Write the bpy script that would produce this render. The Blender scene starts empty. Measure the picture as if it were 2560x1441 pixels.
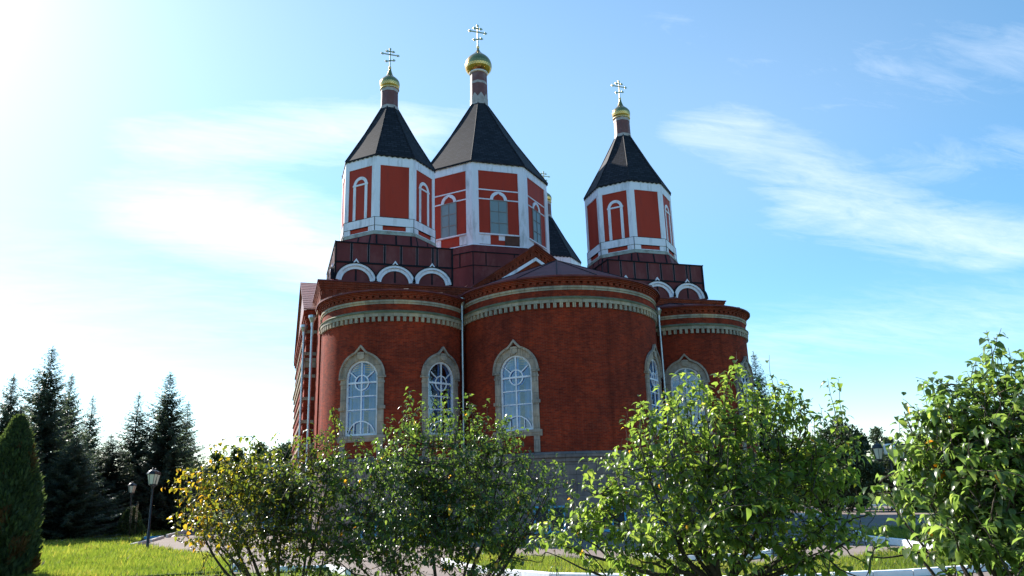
import bpy, math, random
import numpy as np
from mathutils import Vector, Matrix
R_ = math.radians
sc = bpy.context.scene
COL = sc.collection

# ------------------------------------------------------------------ camera
CAM = np.array([-16.755, -43.670, 2.1]); YAW, PITCH, ROLL, FPX = .3076, .2672, -.0305, 1908.0
def _basis():
    cy, sy = math.cos(YAW), math.sin(YAW)
    f = np.array([sy*math.cos(PITCH), cy*math.cos(PITCH), math.sin(PITCH)])
    r0 = np.array([cy, -sy, 0.]); u0 = np.cross(r0, f)
    c, s = math.cos(ROLL), math.sin(ROLL)
    return c*r0+s*u0, -s*r0+c*u0, f
CR, CU, CF = _basis()
cam = bpy.data.cameras.new('camera'); cam_o = bpy.data.objects.new('camera', cam); COL.objects.link(cam_o)
M = Matrix.Identity(4)
for i in range(3):
    M[i][0], M[i][1], M[i][2], M[i][3] = CR[i], CU[i], -CF[i], CAM[i]
cam_o.matrix_world = M
cam.sensor_width = 36; cam.lens = FPX/2560*36; cam.clip_start = .1; cam.clip_end = 6000
sc.camera = cam_o
def ray(x, y):
    d = CF*FPX + CR*(x-1280) - CU*(y-720.5)
    return d/np.linalg.norm(d)
def at(x, y, D): return CAM + ray(x, y)*D          # a sighting in the photograph at distance D
def along(x, D):                                   # ground point below a sighting column
    d = ray(x, 1240); d = d[:2]/np.hypot(d[0], d[1]); return np.array([CAM[0]+d[0]*D, CAM[1]+d[1]*D, 0.])

# ------------------------------------------------------------------ sky, sun, exposure
SUN_AZ, SUN_EL = -32.5, 36.0                       # azimuth from +Y towards +X
SKY_STRENGTH, SUN_STRENGTH, EXPOSURE = .105, 5.0, 1.2
sd = Vector((math.sin(R_(SUN_AZ))*math.cos(R_(SUN_EL)), math.cos(R_(SUN_AZ))*math.cos(R_(SUN_EL)), math.sin(R_(SUN_EL))))
sun = bpy.data.lights.new('sun', 'SUN'); sun.energy = SUN_STRENGTH; sun.angle = R_(.53); sun.color = (1, .945, .86)
sun_o = bpy.data.objects.new('sun', sun); COL.objects.link(sun_o)
sun_o.rotation_euler = sd.to_track_quat('Z', 'Y').to_euler(); sun_o.location = (-30, 40, 60)
sc.view_settings.view_transform = 'Standard'; sc.view_settings.look = 'None'
sc.view_settings.exposure = EXPOSURE; sc.view_settings.gamma = 1

world = bpy.data.worlds.new('World'); sc.world = world; world.use_nodes = True
def make_world():
    nt = world.node_tree; N = nt.nodes; L = nt.links
    bg = N['Background']; bg.inputs[1].default_value = SKY_STRENGTH
    sky = N.new('ShaderNodeTexSky'); sky.sky_type = 'NISHITA'; sky.sun_disc = False
    sky.sun_elevation = R_(SUN_EL); sky.sun_rotation = R_(SUN_AZ)
    sky.air_density = 1.0; sky.dust_density = .40; sky.ozone_density = 2.0; sky.altitude = 150
    def m(op, a, b=None, c=None):
        n = N.new('ShaderNodeMath'); n.operation = op
        for i, v in enumerate((a, b, c)):
            if v is None: continue
            if isinstance(v, (int, float)): n.inputs[i].default_value = v
            else: L.new(v, n.inputs[i])
        return n.outputs[0]
    tc = N.new('ShaderNodeTexCoord'); sp = N.new('ShaderNodeSeparateXYZ'); L.new(tc.outputs['Generated'], sp.inputs[0])
    zz = m('ADD', m('MAXIMUM', sp.outputs[2], 0.), .14)
    qx = m('DIVIDE', sp.outputs[0], zz); qy = m('DIVIDE', sp.outputs[1], zz)   # cloud layer plane
    cb = N.new('ShaderNodeCombineXYZ'); L.new(qx, cb.inputs[0]); L.new(qy, cb.inputs[1])
    def noise(scale, detail, rough, dist, rot=0, stretch=(1, 1, 1)):
        mp = N.new('ShaderNodeMapping'); mp.inputs['Rotation'].default_value = (0, 0, rot); mp.inputs['Scale'].default_value = stretch
        L.new(cb.outputs[0], mp.inputs[0])
        n = N.new('ShaderNodeTexNoise'); n.inputs['Scale'].default_value = scale; n.inputs['Detail'].default_value = detail
        n.inputs['Roughness'].default_value = rough; n.inputs['Distortion'].default_value = dist
        L.new(mp.outputs[0], n.inputs[0]); return n.outputs[0]
    wisp = noise(3.0, 10, .66, .9, R_(35), (.55, 1.7, 1))
    fine = noise(12, 8, .68, .8, R_(20), (.5, 1.4, 1))
    def q(px, py):
        d = ray(px, py); z = max(d[2], 0)+.14; return d[0]/z, d[1]/z
    def capsule(p0, p1, w):
        (ax, ay), (bx, by) = q(*p0), q(*p1); dx, dy = bx-ax, by-ay; ll = dx*dx+dy*dy
        rx, ry = m('SUBTRACT', qx, ax), m('SUBTRACT', qy, ay)
        t = m('DIVIDE', m('ADD', m('MULTIPLY', rx, dx), m('MULTIPLY', ry, dy)), ll)
        t = m('MINIMUM', m('MAXIMUM', t, 0.), 1.)
        ex, ey = m('SUBTRACT', rx, m('MULTIPLY', t, dx)), m('SUBTRACT', ry, m('MULTIPLY', t, dy))
        d2 = m('ADD', m('MULTIPLY', ex, ex), m('MULTIPLY', ey, ey))
        return m('EXPONENT', m('MULTIPLY', d2, -1./(w*w)))
    acc = None
    for p0, p1, w, g in (((450, 370), (1000, 320), .15, 1.15), ((540, 540), (860, 660), .27, 1.6), ((1000, 300), (1160, 290), .10, .7), ((1780, 330), (2120, 500), .17, .80), ((1680, 60), (1900, 190), .15, .50),
                         ((2060, 520), (2520, 620), .19, .92), ((2080, 200), (2560, 120), .24, .52), ((1850, 870), (2560, 780), .5, .50), ((2300, 420), (2560, 390), .2, .5), ((0, 760), (800, 820), .9, .5)):
        k = m('MULTIPLY', capsule(p0, p1, w), g); acc = k if acc is None else m('MAXIMUM', acc, k)
    ws = m('ADD', m('MULTIPLY', wisp, .72), m('MULTIPLY', fine, .42))
    cl = m('MULTIPLY', m('SUBTRACT', m('ADD', ws, m('MULTIPLY', acc, .40)), .60), 1.75)
    cl = m('MULTIPLY', m('MINIMUM', m('MAXIMUM', cl, 0.), 1.), m('MINIMUM', m('MULTIPLY', acc, 1.6), 1.))
    veil = m('MULTIPLY', capsule((500, 120), (1650, 330), .75), .17)   # thin high veil
    mx = N.new('ShaderNodeMixRGB'); mx.inputs[2].default_value = (5.7, 6.0, 6.2, 1)
    hs = N.new('ShaderNodeHueSaturation'); hs.inputs['Hue'].default_value = .489; hs.inputs['Saturation'].default_value = 1.28; L.new(sky.outputs[0], hs.inputs['Color'])
    L.new(m('MAXIMUM', m('MULTIPLY', cl, .60), veil), mx.inputs[0]); L.new(hs.outputs[0], mx.inputs[1]); L.new(mx.outputs[0], bg.inputs[0])
make_world()

# ------------------------------------------------------------------ materials
def new_mat(name):
    m = bpy.data.materials.new(name); m.use_nodes = True
    nt = m.node_tree; return m, nt, nt.nodes, nt.links, nt.nodes['Principled BSDF']
def ramp(N, L, src, stops):
    r = N.new('ShaderNodeValToRGB'); e = r.color_ramp.elements
    e[0].position, e[0].color = stops[0][0], (*stops[0][1], 1); e[1].position, e[1].color = stops[-1][0], (*stops[-1][1], 1)
    for p, c in stops[1:-1]:
        k = e.new(p); k.color = (*c, 1)
    L.new(src, r.inputs[0]); return r.outputs[0]
def tex(N, L, kind, scale, detail=4, rough=.55, coord='Object', stretch=None):
    tc = N.new('ShaderNodeTexCoord'); src = tc.outputs[coord]
    if stretch:
        mp = N.new('ShaderNodeMapping'); mp.inputs['Scale'].default_value = stretch; L.new(src, mp.inputs[0]); src = mp.outputs[0]
    n = N.new('ShaderNodeTexNoise' if kind == 'noise' else 'ShaderNodeTexVoronoi'); n.inputs['Scale'].default_value = scale
    if kind == 'noise': n.inputs['Detail'].default_value = detail; n.inputs['Roughness'].default_value = rough
    L.new(src, n.inputs['Vector']); return n.outputs[0]
def mixc(N, L, fac, a, b, mode='MIX'):
    n = N.new('ShaderNodeMixRGB'); n.blend_type = mode
    for i, v in enumerate((fac, a, b)):
        if isinstance(v, (int, float)): n.inputs[i].default_value = v
        elif isinstance(v, tuple): n.inputs[i].default_value = (*v, 1)
        else: L.new(v, n.inputs[i])
    return n.outputs[0]
def bump(N, L, src, bsdf, strength, dist=.02):
    b = N.new('ShaderNodeBump'); b.inputs['Strength'].default_value = strength; b.inputs['Distance'].default_value = dist
    L.new(src, b.inputs['Height']); L.new(b.outputs[0], bsdf.inputs['Normal'])

def plain(name, col, rough=.6, metal=0., var=.25, scale=3., dirt=None, dirt_scale=1.2, stretch=None, spec=.5, bmp=0):
    m, nt, N, L, P = new_mat(name)
    n = tex(N, L, 'noise', scale, 6, .6, stretch=stretch)
    lo = tuple(c*(1-var) for c in col); hi = tuple(min(c*(1+var), 1) for c in col)
    c = ramp(N, L, n, [(.3, lo), (.7, hi)])
    if dirt:
        d = tex(N, L, 'noise', dirt_scale, 8, .7, stretch=stretch)
        f = ramp(N, L, d, [(.50, (0, 0, 0)), (.72, (1, 1, 1))]); c = mixc(N, L, f, c, dirt)
    L.new(c, P.inputs['Base Color']); P.inputs['Roughness'].default_value = rough; P.inputs['Metallic'].default_value = metal
    P.inputs['Specular IOR Level'].default_value = spec
    if bmp: bump(N, L, tex(N, L, 'noise', scale*6, 4), P, bmp)
    return m
def brickwork(name, c1, c2, mortar, w, h, ms, patches=None, patch_col=None, rough=.85, bmp=.5, pale=None):
    m, nt, N, L, P = new_mat(name)
    tc = N.new('ShaderNodeTexCoord'); b = N.new('ShaderNodeTexBrick'); L.new(tc.outputs['UV'], b.inputs['Vector'])
    b.inputs['Color1'].default_value = (*c1, 1); b.inputs['Color2'].default_value = (*c2, 1); b.inputs['Mortar'].default_value = (*mortar, 1)
    b.inputs['Scale'].default_value = 1; b.inputs['Brick Width'].default_value = w; b.inputs['Row Height'].default_value = h
    b.inputs['Mortar Size'].default_value = ms; b.inputs['Mortar Smooth'].default_value = .2; b.inputs['Bias'].default_value = -.1
    c = b.outputs['Color']
    n = tex(N, L, 'noise', .55, 7, .65); n2 = tex(N, L, 'noise', 4., 5, .6)
    c = mixc(N, L, .8, c, ramp(N, L, n, [(.30, (.55, .62, .72)), (.5, (1, 1, 1)), (.70, (1.5, 1.25, .95))]), 'MULTIPLY')
    c = mixc(N, L, .6, c, ramp(N, L, n2, [(.3, (.68, .66, .66)), (.7, (1.35, 1.35, 1.35))]), 'MULTIPLY')
    st_ = tex(N, L, 'noise', 1.5, 6, .65, stretch=(1.3, 1.3, .10))          # rain streaks
    c = mixc(N, L, .55, c, ramp(N, L, st_, [(.34, (.50, .50, .52)), (.52, (1, 1, 1))]), 'MULTIPLY')
    if pale:                                        # pale repairs and salt bloom
        n3 = tex(N, L, 'noise', 1.1, 9, .78, stretch=(1, 1, .75))
        c = mixc(N, L, ramp(N, L, n3, [(.60, (0, 0, 0)), (.78, (.55, .55, .55))]), c, pale)
        n4 = tex(N, L, 'noise', 2.6, 5, .7, stretch=(.25, .25, 3.2))
        c = mixc(N, L, ramp(N, L, n4, [(.66, (0, 0, 0)), (.74, (.45, .45, .45))]), c, pale)
    L.new(c, P.inputs['Base Color']); P.inputs['Roughness'].default_value = rough
    P.inputs['Specular IOR Level'].default_value = .12
    bump(N, L, b.outputs['Fac'], P, -bmp, .012)
    return m
BRICK = brickwork('red_brick', (.275, .0295, .0110), (.140, .0145, .0085), (.175, .05, .03), .27, .08, .011, pale=(.27, .085, .055))
BRICK_D = brickwork('trim_brick', (.23, .031, .012), (.16, .020, .009), (.20, .075, .05), .27, .08, .011)
STONE = brickwork('pale_stone', (.37, .315, .25), (.31, .265, .21), (.15, .13, .11), .78, 9., .012, rough=.9, bmp=.2)
STONE_P = brickwork('window_stone', (.37, .30, .255), (.285, .24, .21), (.16, .135, .12), 3., .62, .012, rough=.9, bmp=.2)
PLINTH = brickwork('plinth_stone', (.22, .175, .165), (.185, .148, .140), (.11, .09, .085), 1.05, .52, .016, rough=.9, bmp=.35)
MOSS = plain('mossy_stone', (.13, .13, .075), .95, var=.35, scale=2, dirt=(.23, .215, .165), dirt_scale=1.4)
WHITE = plain('white_sheet_metal', (.80, .775, .90), .55, var=.08, scale=1.3, dirt=(.33, .32, .36), dirt_scale=1.3, stretch=(1, 1, .22))
REDM = plain('red_sheet_metal', (.40, .036, .018), .6, var=.20, scale=1.1, dirt=(.24, .030, .022), dirt_scale=1.1, stretch=(1, 1, .22), spec=.2)
MAROON = plain('maroon_roof_metal', (.135, .027, .030), .62, var=.22, scale=.9, dirt=(.19, .06, .06), dirt_scale=1., stretch=(1, 1, .5), spec=.2)
SEAM = plain('dark_seam_strip', (.009, .008, .014), .7, var=.2, spec=.15)
LEDGE = plain('weathered_ledge', (.34, .34, .32), .7, var=.3, scale=2, dirt=(.13, .09, .07), dirt_scale=1.2)
PINK = plain('faded_pink_paint', (.155, .052, .052), .6, var=.2, scale=1.5, dirt=(.24, .15, .155), dirt_scale=.9)
RUST = plain('burnt_board', (.10, .035, .025), .8, var=.4, scale=1.5)
FRAMEW = plain('white_window_paint', (.72, .71, .80), .5, var=.06, scale=4, dirt=(.44, .42, .44), dirt_scale=3)
ZINC = plain('zinc_pipe', (.42, .45, .50), .38, .75, var=.12, scale=2)
BLACKM = plain('black_lamp_iron', (.018, .018, .020), .4, .3, var=.2)
LAMPG = plain('frosted_lamp_glass', (.62, .58, .46), .3, var=.06)
BLUEP = plain('sky_blue_paint', (.06, .30, .52), .5, var=.1)
BLUEK = plain('blue_paint', (.10, .22, .52), .6, var=.1)
KERBM = plain('whitewashed_kerb', (.78, .79, .80), .8, var=.07, scale=3, dirt=(.45, .45, .44), dirt_scale=2.2)
KERBG = plain('weathered_kerb', (.52, .50, .48), .85, var=.12, scale=3, dirt=(.36, .34, .31), dirt_scale=1.6)
GREYW = plain('grey_concrete', (.26, .25, .26), .9, var=.15)
CURT = plain('pale_curtain', (.33, .42, .52), .9, var=.06)
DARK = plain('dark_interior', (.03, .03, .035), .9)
WHITEB = plain('white_plastic', (.72, .74, .75), .4, var=.04)
BARK = plain('fruit_bark', (.055, .038, .028), .85, var=.4, scale=12, bmp=.5)
BARK2 = plain('spruce_bark', (.055, .042, .034), .9, var=.3, scale=6)
PEEL = plain('peeling_white', (.40, .34, .35), .6, var=.25, scale=3)
WORN = plain('worn_seam_edge', (.17, .11, .13), .5)
PANEL = plain('milky_window_sheet', (.19, .245, .28), .30, var=.10, scale=.6)

def shingles():
    m, nt, N, L, P = new_mat('black_shingle')
    tc = N.new('ShaderNodeTexCoord'); b = N.new('ShaderNodeTexBrick'); L.new(tc.outputs['UV'], b.inputs['Vector'])
    b.inputs['Scale'].default_value = 1; b.inputs['Brick Width'].default_value = .46; b.inputs['Row Height'].default_value = .24
    b.inputs['Mortar Size'].default_value = .030; b.inputs['Color1'].default_value = (.008, .008, .015, 1); b.inputs['Color2'].default_value = (.026, .025, .037, 1)
    b.inputs['Mortar'].default_value = (.004, .004, .005, 1)
    n = tex(N, L, 'noise', 1.1, 8, .75); f = ramp(N, L, n, [(.62, (0, 0, 0)), (.74, (.45, .45, .45))])
    c = mixc(N, L, f, b.outputs['Color'], (.05, .05, .055))
    L.new(c, P.inputs['Base Color']); P.inputs['Roughness'].default_value = .8; P.inputs['Specular IOR Level'].default_value = .3
    bump(N, L, mixc(N, L, .6, b.outputs['Fac'], tex(N, L, 'noise', 7, 5, .7)), P, -1.0, .05); return m
SHINGLE = shingles()
def gold():
    m, nt, N, L, P = new_mat('gilded_scales')
    n = tex(N, L, 'noise', 5, 4)
    L.new(ramp(N, L, n, [(.3, (.46, .29, .10)), (.7, (.58, .39, .16))]), P.inputs['Base Color'])
    P.inputs['Metallic'].default_value = 1; P.inputs['Roughness'].default_value = .26; return m
GOLD = gold()
GOLDC = plain('gilded_iron', (.72, .55, .30), .3, 1., var=.1)
def glass():
    m, nt, N, L, P = new_mat('old_window_glass'); N.remove(P)
    t = N.new('ShaderNodeBsdfTransparent'); t.inputs[0].default_value = (.32, .54, .84, 1)
    g = N.new('ShaderNodeBsdfGlossy'); g.inputs['Roughness'].default_value = .03; g.inputs[0].default_value = (.85, .93, 1, 1)
    n = tex(N, L, 'noise', 1.6, 3); b = N.new('ShaderNodeBump'); b.inputs['Strength'].default_value = .25; b.inputs['Distance'].default_value = .05
    L.new(n, b.inputs['Height']); L.new(b.outputs[0], g.inputs['Normal'])
    mx = N.new('ShaderNodeMixShader'); mx.inputs[0].default_value = .13
    L.new(t.outputs[0], mx.inputs[1]); L.new(g.outputs[0], mx.inputs[2]); L.new(mx.outputs[0], N['Material Output'].inputs[0]); return m
GLASS = glass()
def asphalt():
    m, nt, N, L, P = new_mat('worn_asphalt')
    n = tex(N, L, 'noise', .35, 8, .7); n2 = tex(N, L, 'noise', 14, 3, .6)
    c = ramp(N, L, n, [(.3, (.185, .148, .130)), (.55, (.218, .176, .154)), (.75, (.25, .203, .18))])
    c = mixc(N, L, .5, c, ramp(N, L, n2, [(.3, (.72, .72, .72)), (.7, (1.2, 1.2, 1.2))]), 'MULTIPLY')
    v = N.new('ShaderNodeTexVoronoi'); v.feature = 'DISTANCE_TO_EDGE'; v.inputs['Scale'].default_value = .22
    tc = N.new('ShaderNodeTexCoord'); dn = N.new('ShaderNodeTexNoise'); dn.inputs['Scale'].default_value = .8; L.new(tc.outputs['Object'], dn.inputs[0])
    va = N.new('ShaderNodeVectorMath'); va.operation = 'ADD'; L.new(tc.outputs['Object'], va.inputs[0]); L.new(dn.outputs[1], va.inputs[1]); L.new(va.outputs[0], v.inputs['Vector'])
    c = mixc(N, L, ramp(N, L, v.outputs[0], [(.0, (.8, .8, .8)), (.012, (0, 0, 0))]), c, (.07, .06, .055))
    L.new(c, P.inputs['Base Color']); P.inputs['Roughness'].default_value = .9; P.inputs['Specular IOR Level'].default_value = .2
    bump(N, L, n2, P, .3, .01); return m
ASPHALT = asphalt()
def soil_grass(name, a, b, c_):
    m, nt, N, L, P = new_mat(name)
    n = tex(N, L, 'noise', .9, 8, .7); n2 = tex(N, L, 'noise', 9, 5, .7)
    c = ramp(N, L, n, [(.28, a), (.5, b), (.72, c_)])
    c = mixc(N, L, .8, c, ramp(N, L, n2, [(.3, (.55, .55, .5)), (.7, (1.3, 1.3, 1.2))]), 'MULTIPLY')
    L.new(c, P.inputs['Base Color']); P.inputs['Roughness'].default_value = .95; P.inputs['Specular IOR Level'].default_value = .1
    bump(N, L, n2, P, .8, .06); return m
GROUND = soil_grass('meadow', (.05, .075, .022), (.075, .11, .026), (.10, .12, .035))
LAWN = soil_grass('lawn_soil', (.045, .075, .016), (.065, .10, .02), (.095, .10, .03))

def leafy(name, stops, trans, rough=.42, tw=.42, spec=.5, coat=0):
    """tint attribute = the leaf's own colour variation"""
    m, nt, N, L, P = new_mat(name)
    a = N.new('ShaderNodeAttribute'); a.attribute_name = 'tint'
    c = ramp(N, L, a.outputs['Fac'], stops)
    L.new(c, P.inputs['Base Color']); P.inputs['Roughness'].default_value = rough; P.inputs['Specular IOR Level'].default_value = spec
    if tw:
        t = N.new('ShaderNodeBsdfTranslucent'); L.new(mixc(N, L, 1., c, trans, 'MULTIPLY'), t.inputs[0])
        mx = N.new('ShaderNodeMixShader'); mx.inputs[0].default_value = tw
        L.new(P.outputs[0], mx.inputs[1]); L.new(t.outputs[0], mx.inputs[2]); L.new(mx.outputs[0], N['Material Output'].inputs[0])
    return m
LEAF_G = leafy('apple_leaf', [(0, (.026, .046, .016)), (.6, (.044, .068, .021)), (.93, (.095, .118, .034)), (.955, (.30, .20, .02)), (1, (.34, .12, .02))], (4.2, 4.4, 1.9), .29, .49, .65)
LEAF_Y = leafy('yellowing_leaf', [(0, (.028, .046, .016)), (.45, (.048, .064, .018)), (.70, (.088, .086, .02)), (.90, (.18, .125, .02)), (1, (.24, .10, .02))], (3.8, 3.9, 1.3), .30, .50, .6)
LEAF_P = leafy('pear_leaf', [(0, (.052, .084, .024)), (.6, (.084, .120, .034)), (.95, (.15, .175, .05)), (.975, (.33, .22, .02)), (1, (.34, .10, .02))], (4.1, 4.1, 1.9), .31, .55, .55)
LEAF_R = leafy('plum_leaf', [(0, (.044, .076, .026)), (.6, (.072, .108, .038)), (.96, (.13, .16, .055)), (.98, (.32, .14, .02)), (1, (.36, .09, .02))], (4.1, 4.1, 2.1), .30, .53, .55)
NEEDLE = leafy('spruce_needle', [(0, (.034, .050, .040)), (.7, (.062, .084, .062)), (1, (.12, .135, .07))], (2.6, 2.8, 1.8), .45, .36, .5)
THUJ = leafy('thuja_spray', [(0, (.034, .052, .028)), (.6, (.056, .080, .036)), (.86, (.080, .108, .036)), (.93, (.085, .048, .02)), (1, (.11, .055, .022))], (2.4, 2.4, 1.2), .6, .35, .25)
FARL = leafy('far_leaf', [(0, (.030, .052, .018)), (.6, (.060, .085, .024)), (1, (.12, .125, .03))], (1.8, 1.8, 1.), .6, .3, .2)
DARKL = leafy('dark_leaf', [(0, (.016, .032, .014)), (.6, (.030, .050, .020)), (1, (.050, .070, .026))], (1.6, 1.7, 1.), .55, .2, .3)
PINEL = leafy('pine_needle', [(0, (.035, .060, .035)), (.7, (.055, .085, .045)), (1, (.08, .10, .05))], (1.6, 1.7, 1.), .6, .25, .3)
GRASSM = leafy('grass_blade', [(0, (.055, .086, .020)), (.5, (.098, .134, .030)), (.85, (.165, .175, .052)), (1, (.27, .22, .09))], (2.6, 2.6, 1.0), .5, .5, .25)
PALE = leafy('pale_seed_head', [(0, (.14, .12, .08)), (1, (.34, .30, .24))], (1.2, 1.2, 1.), .8, .3, .1)
FLOWER = plain('yellow_petal', (.55, .36, .02), .7, var=.2)

# ------------------------------------------------------------------ mesh builder
class MB:
    def __init__(s): s.v = []; s.f = []; s.m = []; s.uv = []
    def face(s, pts, mat=0, uv=None):
        i = len(s.v); s.v += [tuple(p) for p in pts]; s.f.append(tuple(range(i, i+len(pts)))); s.m.append(mat); s.uv.append(uv)
    def grid(s, P, mat=0, uv=None, skip=None):      # P[i][j] points, quads share vertices
        i0 = len(s.v); n, k = len(P), len(P[0])
        for r in P: s.v += [tuple(p) for p in r]
        for i in range(n-1):
            for j in range(k-1):
                if skip and skip(i, j): continue
                s.f.append((i0+i*k+j, i0+i*k+j+1, i0+(i+1)*k+j+1, i0+(i+1)*k+j)); s.m.append(mat)
                s.uv.append(None if uv is None else [uv[i][j], uv[i][j+1], uv[i+1][j+1], uv[i+1][j]])
    def obox(s, f, x0, x1, y0, y1, z0, z1, mat=0):  # f maps local (x,y,z) to a point; y grows away from the wall
        c = [f(x, y, z) for x in (x0, x1) for y in (y0, y1) for z in (z0, z1)]
        for a in ((0, 1, 3, 2), (4, 6, 7, 5), (0, 4, 5, 1), (2, 3, 7, 6), (0, 2, 6, 4), (1, 5, 7, 3)): s.face([c[i] for i in a], mat)
    def box(s, x0, x1, y0, y1, z0, z1, mat=0): s.obox(lambda x, y, z: (x, y, z), x0, x1, y0, y1, z0, z1, mat)
    def prism(s, poly, z0, z1, mat=0, cap=True):
        n = len(poly)
        for i in range(n):
            (ax, ay), (bx, by) = poly[i], poly[(i+1) % n]
            s.face([(ax, ay, z0), (bx, by, z0), (bx, by, z1), (ax, ay, z1)], mat)
        if cap: s.face([(x, y, z1) for x, y in poly], mat); s.face([(x, y, z0) for x, y in reversed(poly)], mat)
    def lathe(s, prof, c=(0, 0), a0=0., a1=360., n=32, mat=0, ru=None):
        P, U = [], []; L = 0
        for i, (r, z) in enumerate(prof):
            if i: L += math.hypot(r-prof[i-1][0], z-prof[i-1][1])
            row, ur = [], []
            for j in range(n+1):
                a = R_(a0+(a1-a0)*j/n); row.append((c[0]+r*math.sin(a), c[1]-r*math.cos(a), z)); ur.append((a*(ru or max(r, .2)), L if ru is None else z))
            P.append(row); U.append(ur)
        s.grid(P, mat, U)
    def tube(s, pts, rad, n=8, mat=0):
        rings = []
        for i, p in enumerate(pts):
            a = Vector(pts[max(i-1, 0)]); b = Vector(pts[min(i+1, len(pts)-1)]); t = (b-a).normalized()
            u = t.orthogonal().normalized(); w = t.cross(u); r = rad[i] if isinstance(rad, (list, tuple)) else rad
            rings.append([tuple(Vector(p)+r*(math.cos(2*math.pi*k/n)*u+math.sin(2*math.pi*k/n)*w)) for k in range(n+1)])
        s.grid(rings, mat)
        s.face(rings[-1][:-1], mat); s.face(rings[0][:-1][::-1], mat)
    def build(s, name, mats, parent=None, smooth=False, loc=None):
        me = bpy.data.meshes.new(name); me.from_pydata(s.v, [], s.f)
        if not isinstance(mats, (list, tuple)): mats = [mats]
        for m in mats: me.materials.append(m)
        me.polygons.foreach_set('material_index', s.m)
        ul = me.uv_layers.new(name='UVMap'); data = []
        for f, uv in zip(s.f, s.uv):
            if uv is None:
                p = [Vector(s.v[i]) for i in f]; n = Vector((0, 0, 0))
                for k in range(1, len(p)-1): n += (p[k]-p[0]).cross(p[k+1]-p[0])
                n = n.normalized() if n.length > 1e-12 else Vector((0, 0, 1))
                if abs(n.z) < .93:
                    t = Vector((0, 0, 1)).cross(n).normalized(); b = n.cross(t); uv = [(q.dot(t), q.dot(b)) for q in p]
                else: uv = [(q.x, q.y) for q in p]
            for w in uv: data += [w[0], w[1]]
        ul.data.foreach_set('uv', data)
        if smooth: me.polygons.foreach_set('use_smooth', [True]*len(s.f))
        me.validate(); me.update()
        return link(name, me, parent)
def link(name, me, parent=None):
    o = bpy.data.objects.new(name, me); COL.objects.link(o)
    if parent: o.parent = parent
    return o
def tag(o, label=None, cat=None, group=None, kind=None):
    for k, v in (('label', label), ('category', cat), ('group', group), ('kind', kind)):
        if v: o[k] = v
    return o
def empty(name, loc, rz=0.):
    o = bpy.data.objects.new(name, None); COL.objects.link(o); o.location = tuple(loc); o.rotation_euler = (0, 0, rz); o.empty_display_size = .3; return o
def dup(o, parent=None):
    c = o.copy(); COL.objects.link(c)
    if parent is not None: c.parent = parent
    for ch in o.children: dup(ch, c)
    return c

# ------------------------------------------------------------------ CHURCH
church = tag(empty('church', (0, 0, 0)), 'red brick church with three rounded apses, black tent roofs and gilded onion domes', 'church')
R1, R2, D2, E2, T, YT, YB, YC = 6.03, 4.31, 9.79, 2.04, 9.54, 7.91, 26.81, 17.36

def curved(cx, cy, R, th):                          # local frame bent round an apse: x along the wall, y out of it, z up
    def f(x, y, z):
        a = th + x/R; return (cx+(R+y)*math.sin(a), cy-(R+y)*math.cos(a), z)
    return f
def strip_poly(mb, f, outer, inner, y0, y1, mat=0):
    """a flat band between two outlines (lists of x,z), from depth y0 to y1"""
    n = len(outer)
    for i in range(n-1):
        o0, o1, i0, i1 = outer[i], outer[i+1], inner[i], inner[i+1]
        mb.face([f(o0[0], y1, o0[1]), f(o1[0], y1, o1[1]), f(i1[0], y1, i1[1]), f(i0[0], y1, i0[1])], mat)
        mb.face([f(o0[0], y0, o0[1]), f(o1[0], y0, o1[1]), f(o1[0], y1, o1[1]), f(o0[0], y1, o0[1])], mat)
        mb.face([f(i0[0], y1, i0[1]), f(i1[0], y1, i1[1]), f(i1[0], y0, i1[1]), f(i0[0], y0, i0[1])], mat)
    for e in (0, n-1):
        o, i = outer[e], inner[e]; mb.face([f(o[0], y0, o[1]), f(o[0], y1, o[1]), f(i[0], y1, i[1]), f(i[0], y0, i[1])], mat)
def arc(cx, cz, r, a0, a1, n): return [(cx+r*math.cos(R_(a0+(a1-a0)*i/n)), cz+r*math.sin(R_(a0+(a1-a0)*i/n))) for i in range(n+1)]
SP, SILL = 8.62, 5.50                               # springing and sill of the apse windows
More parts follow.
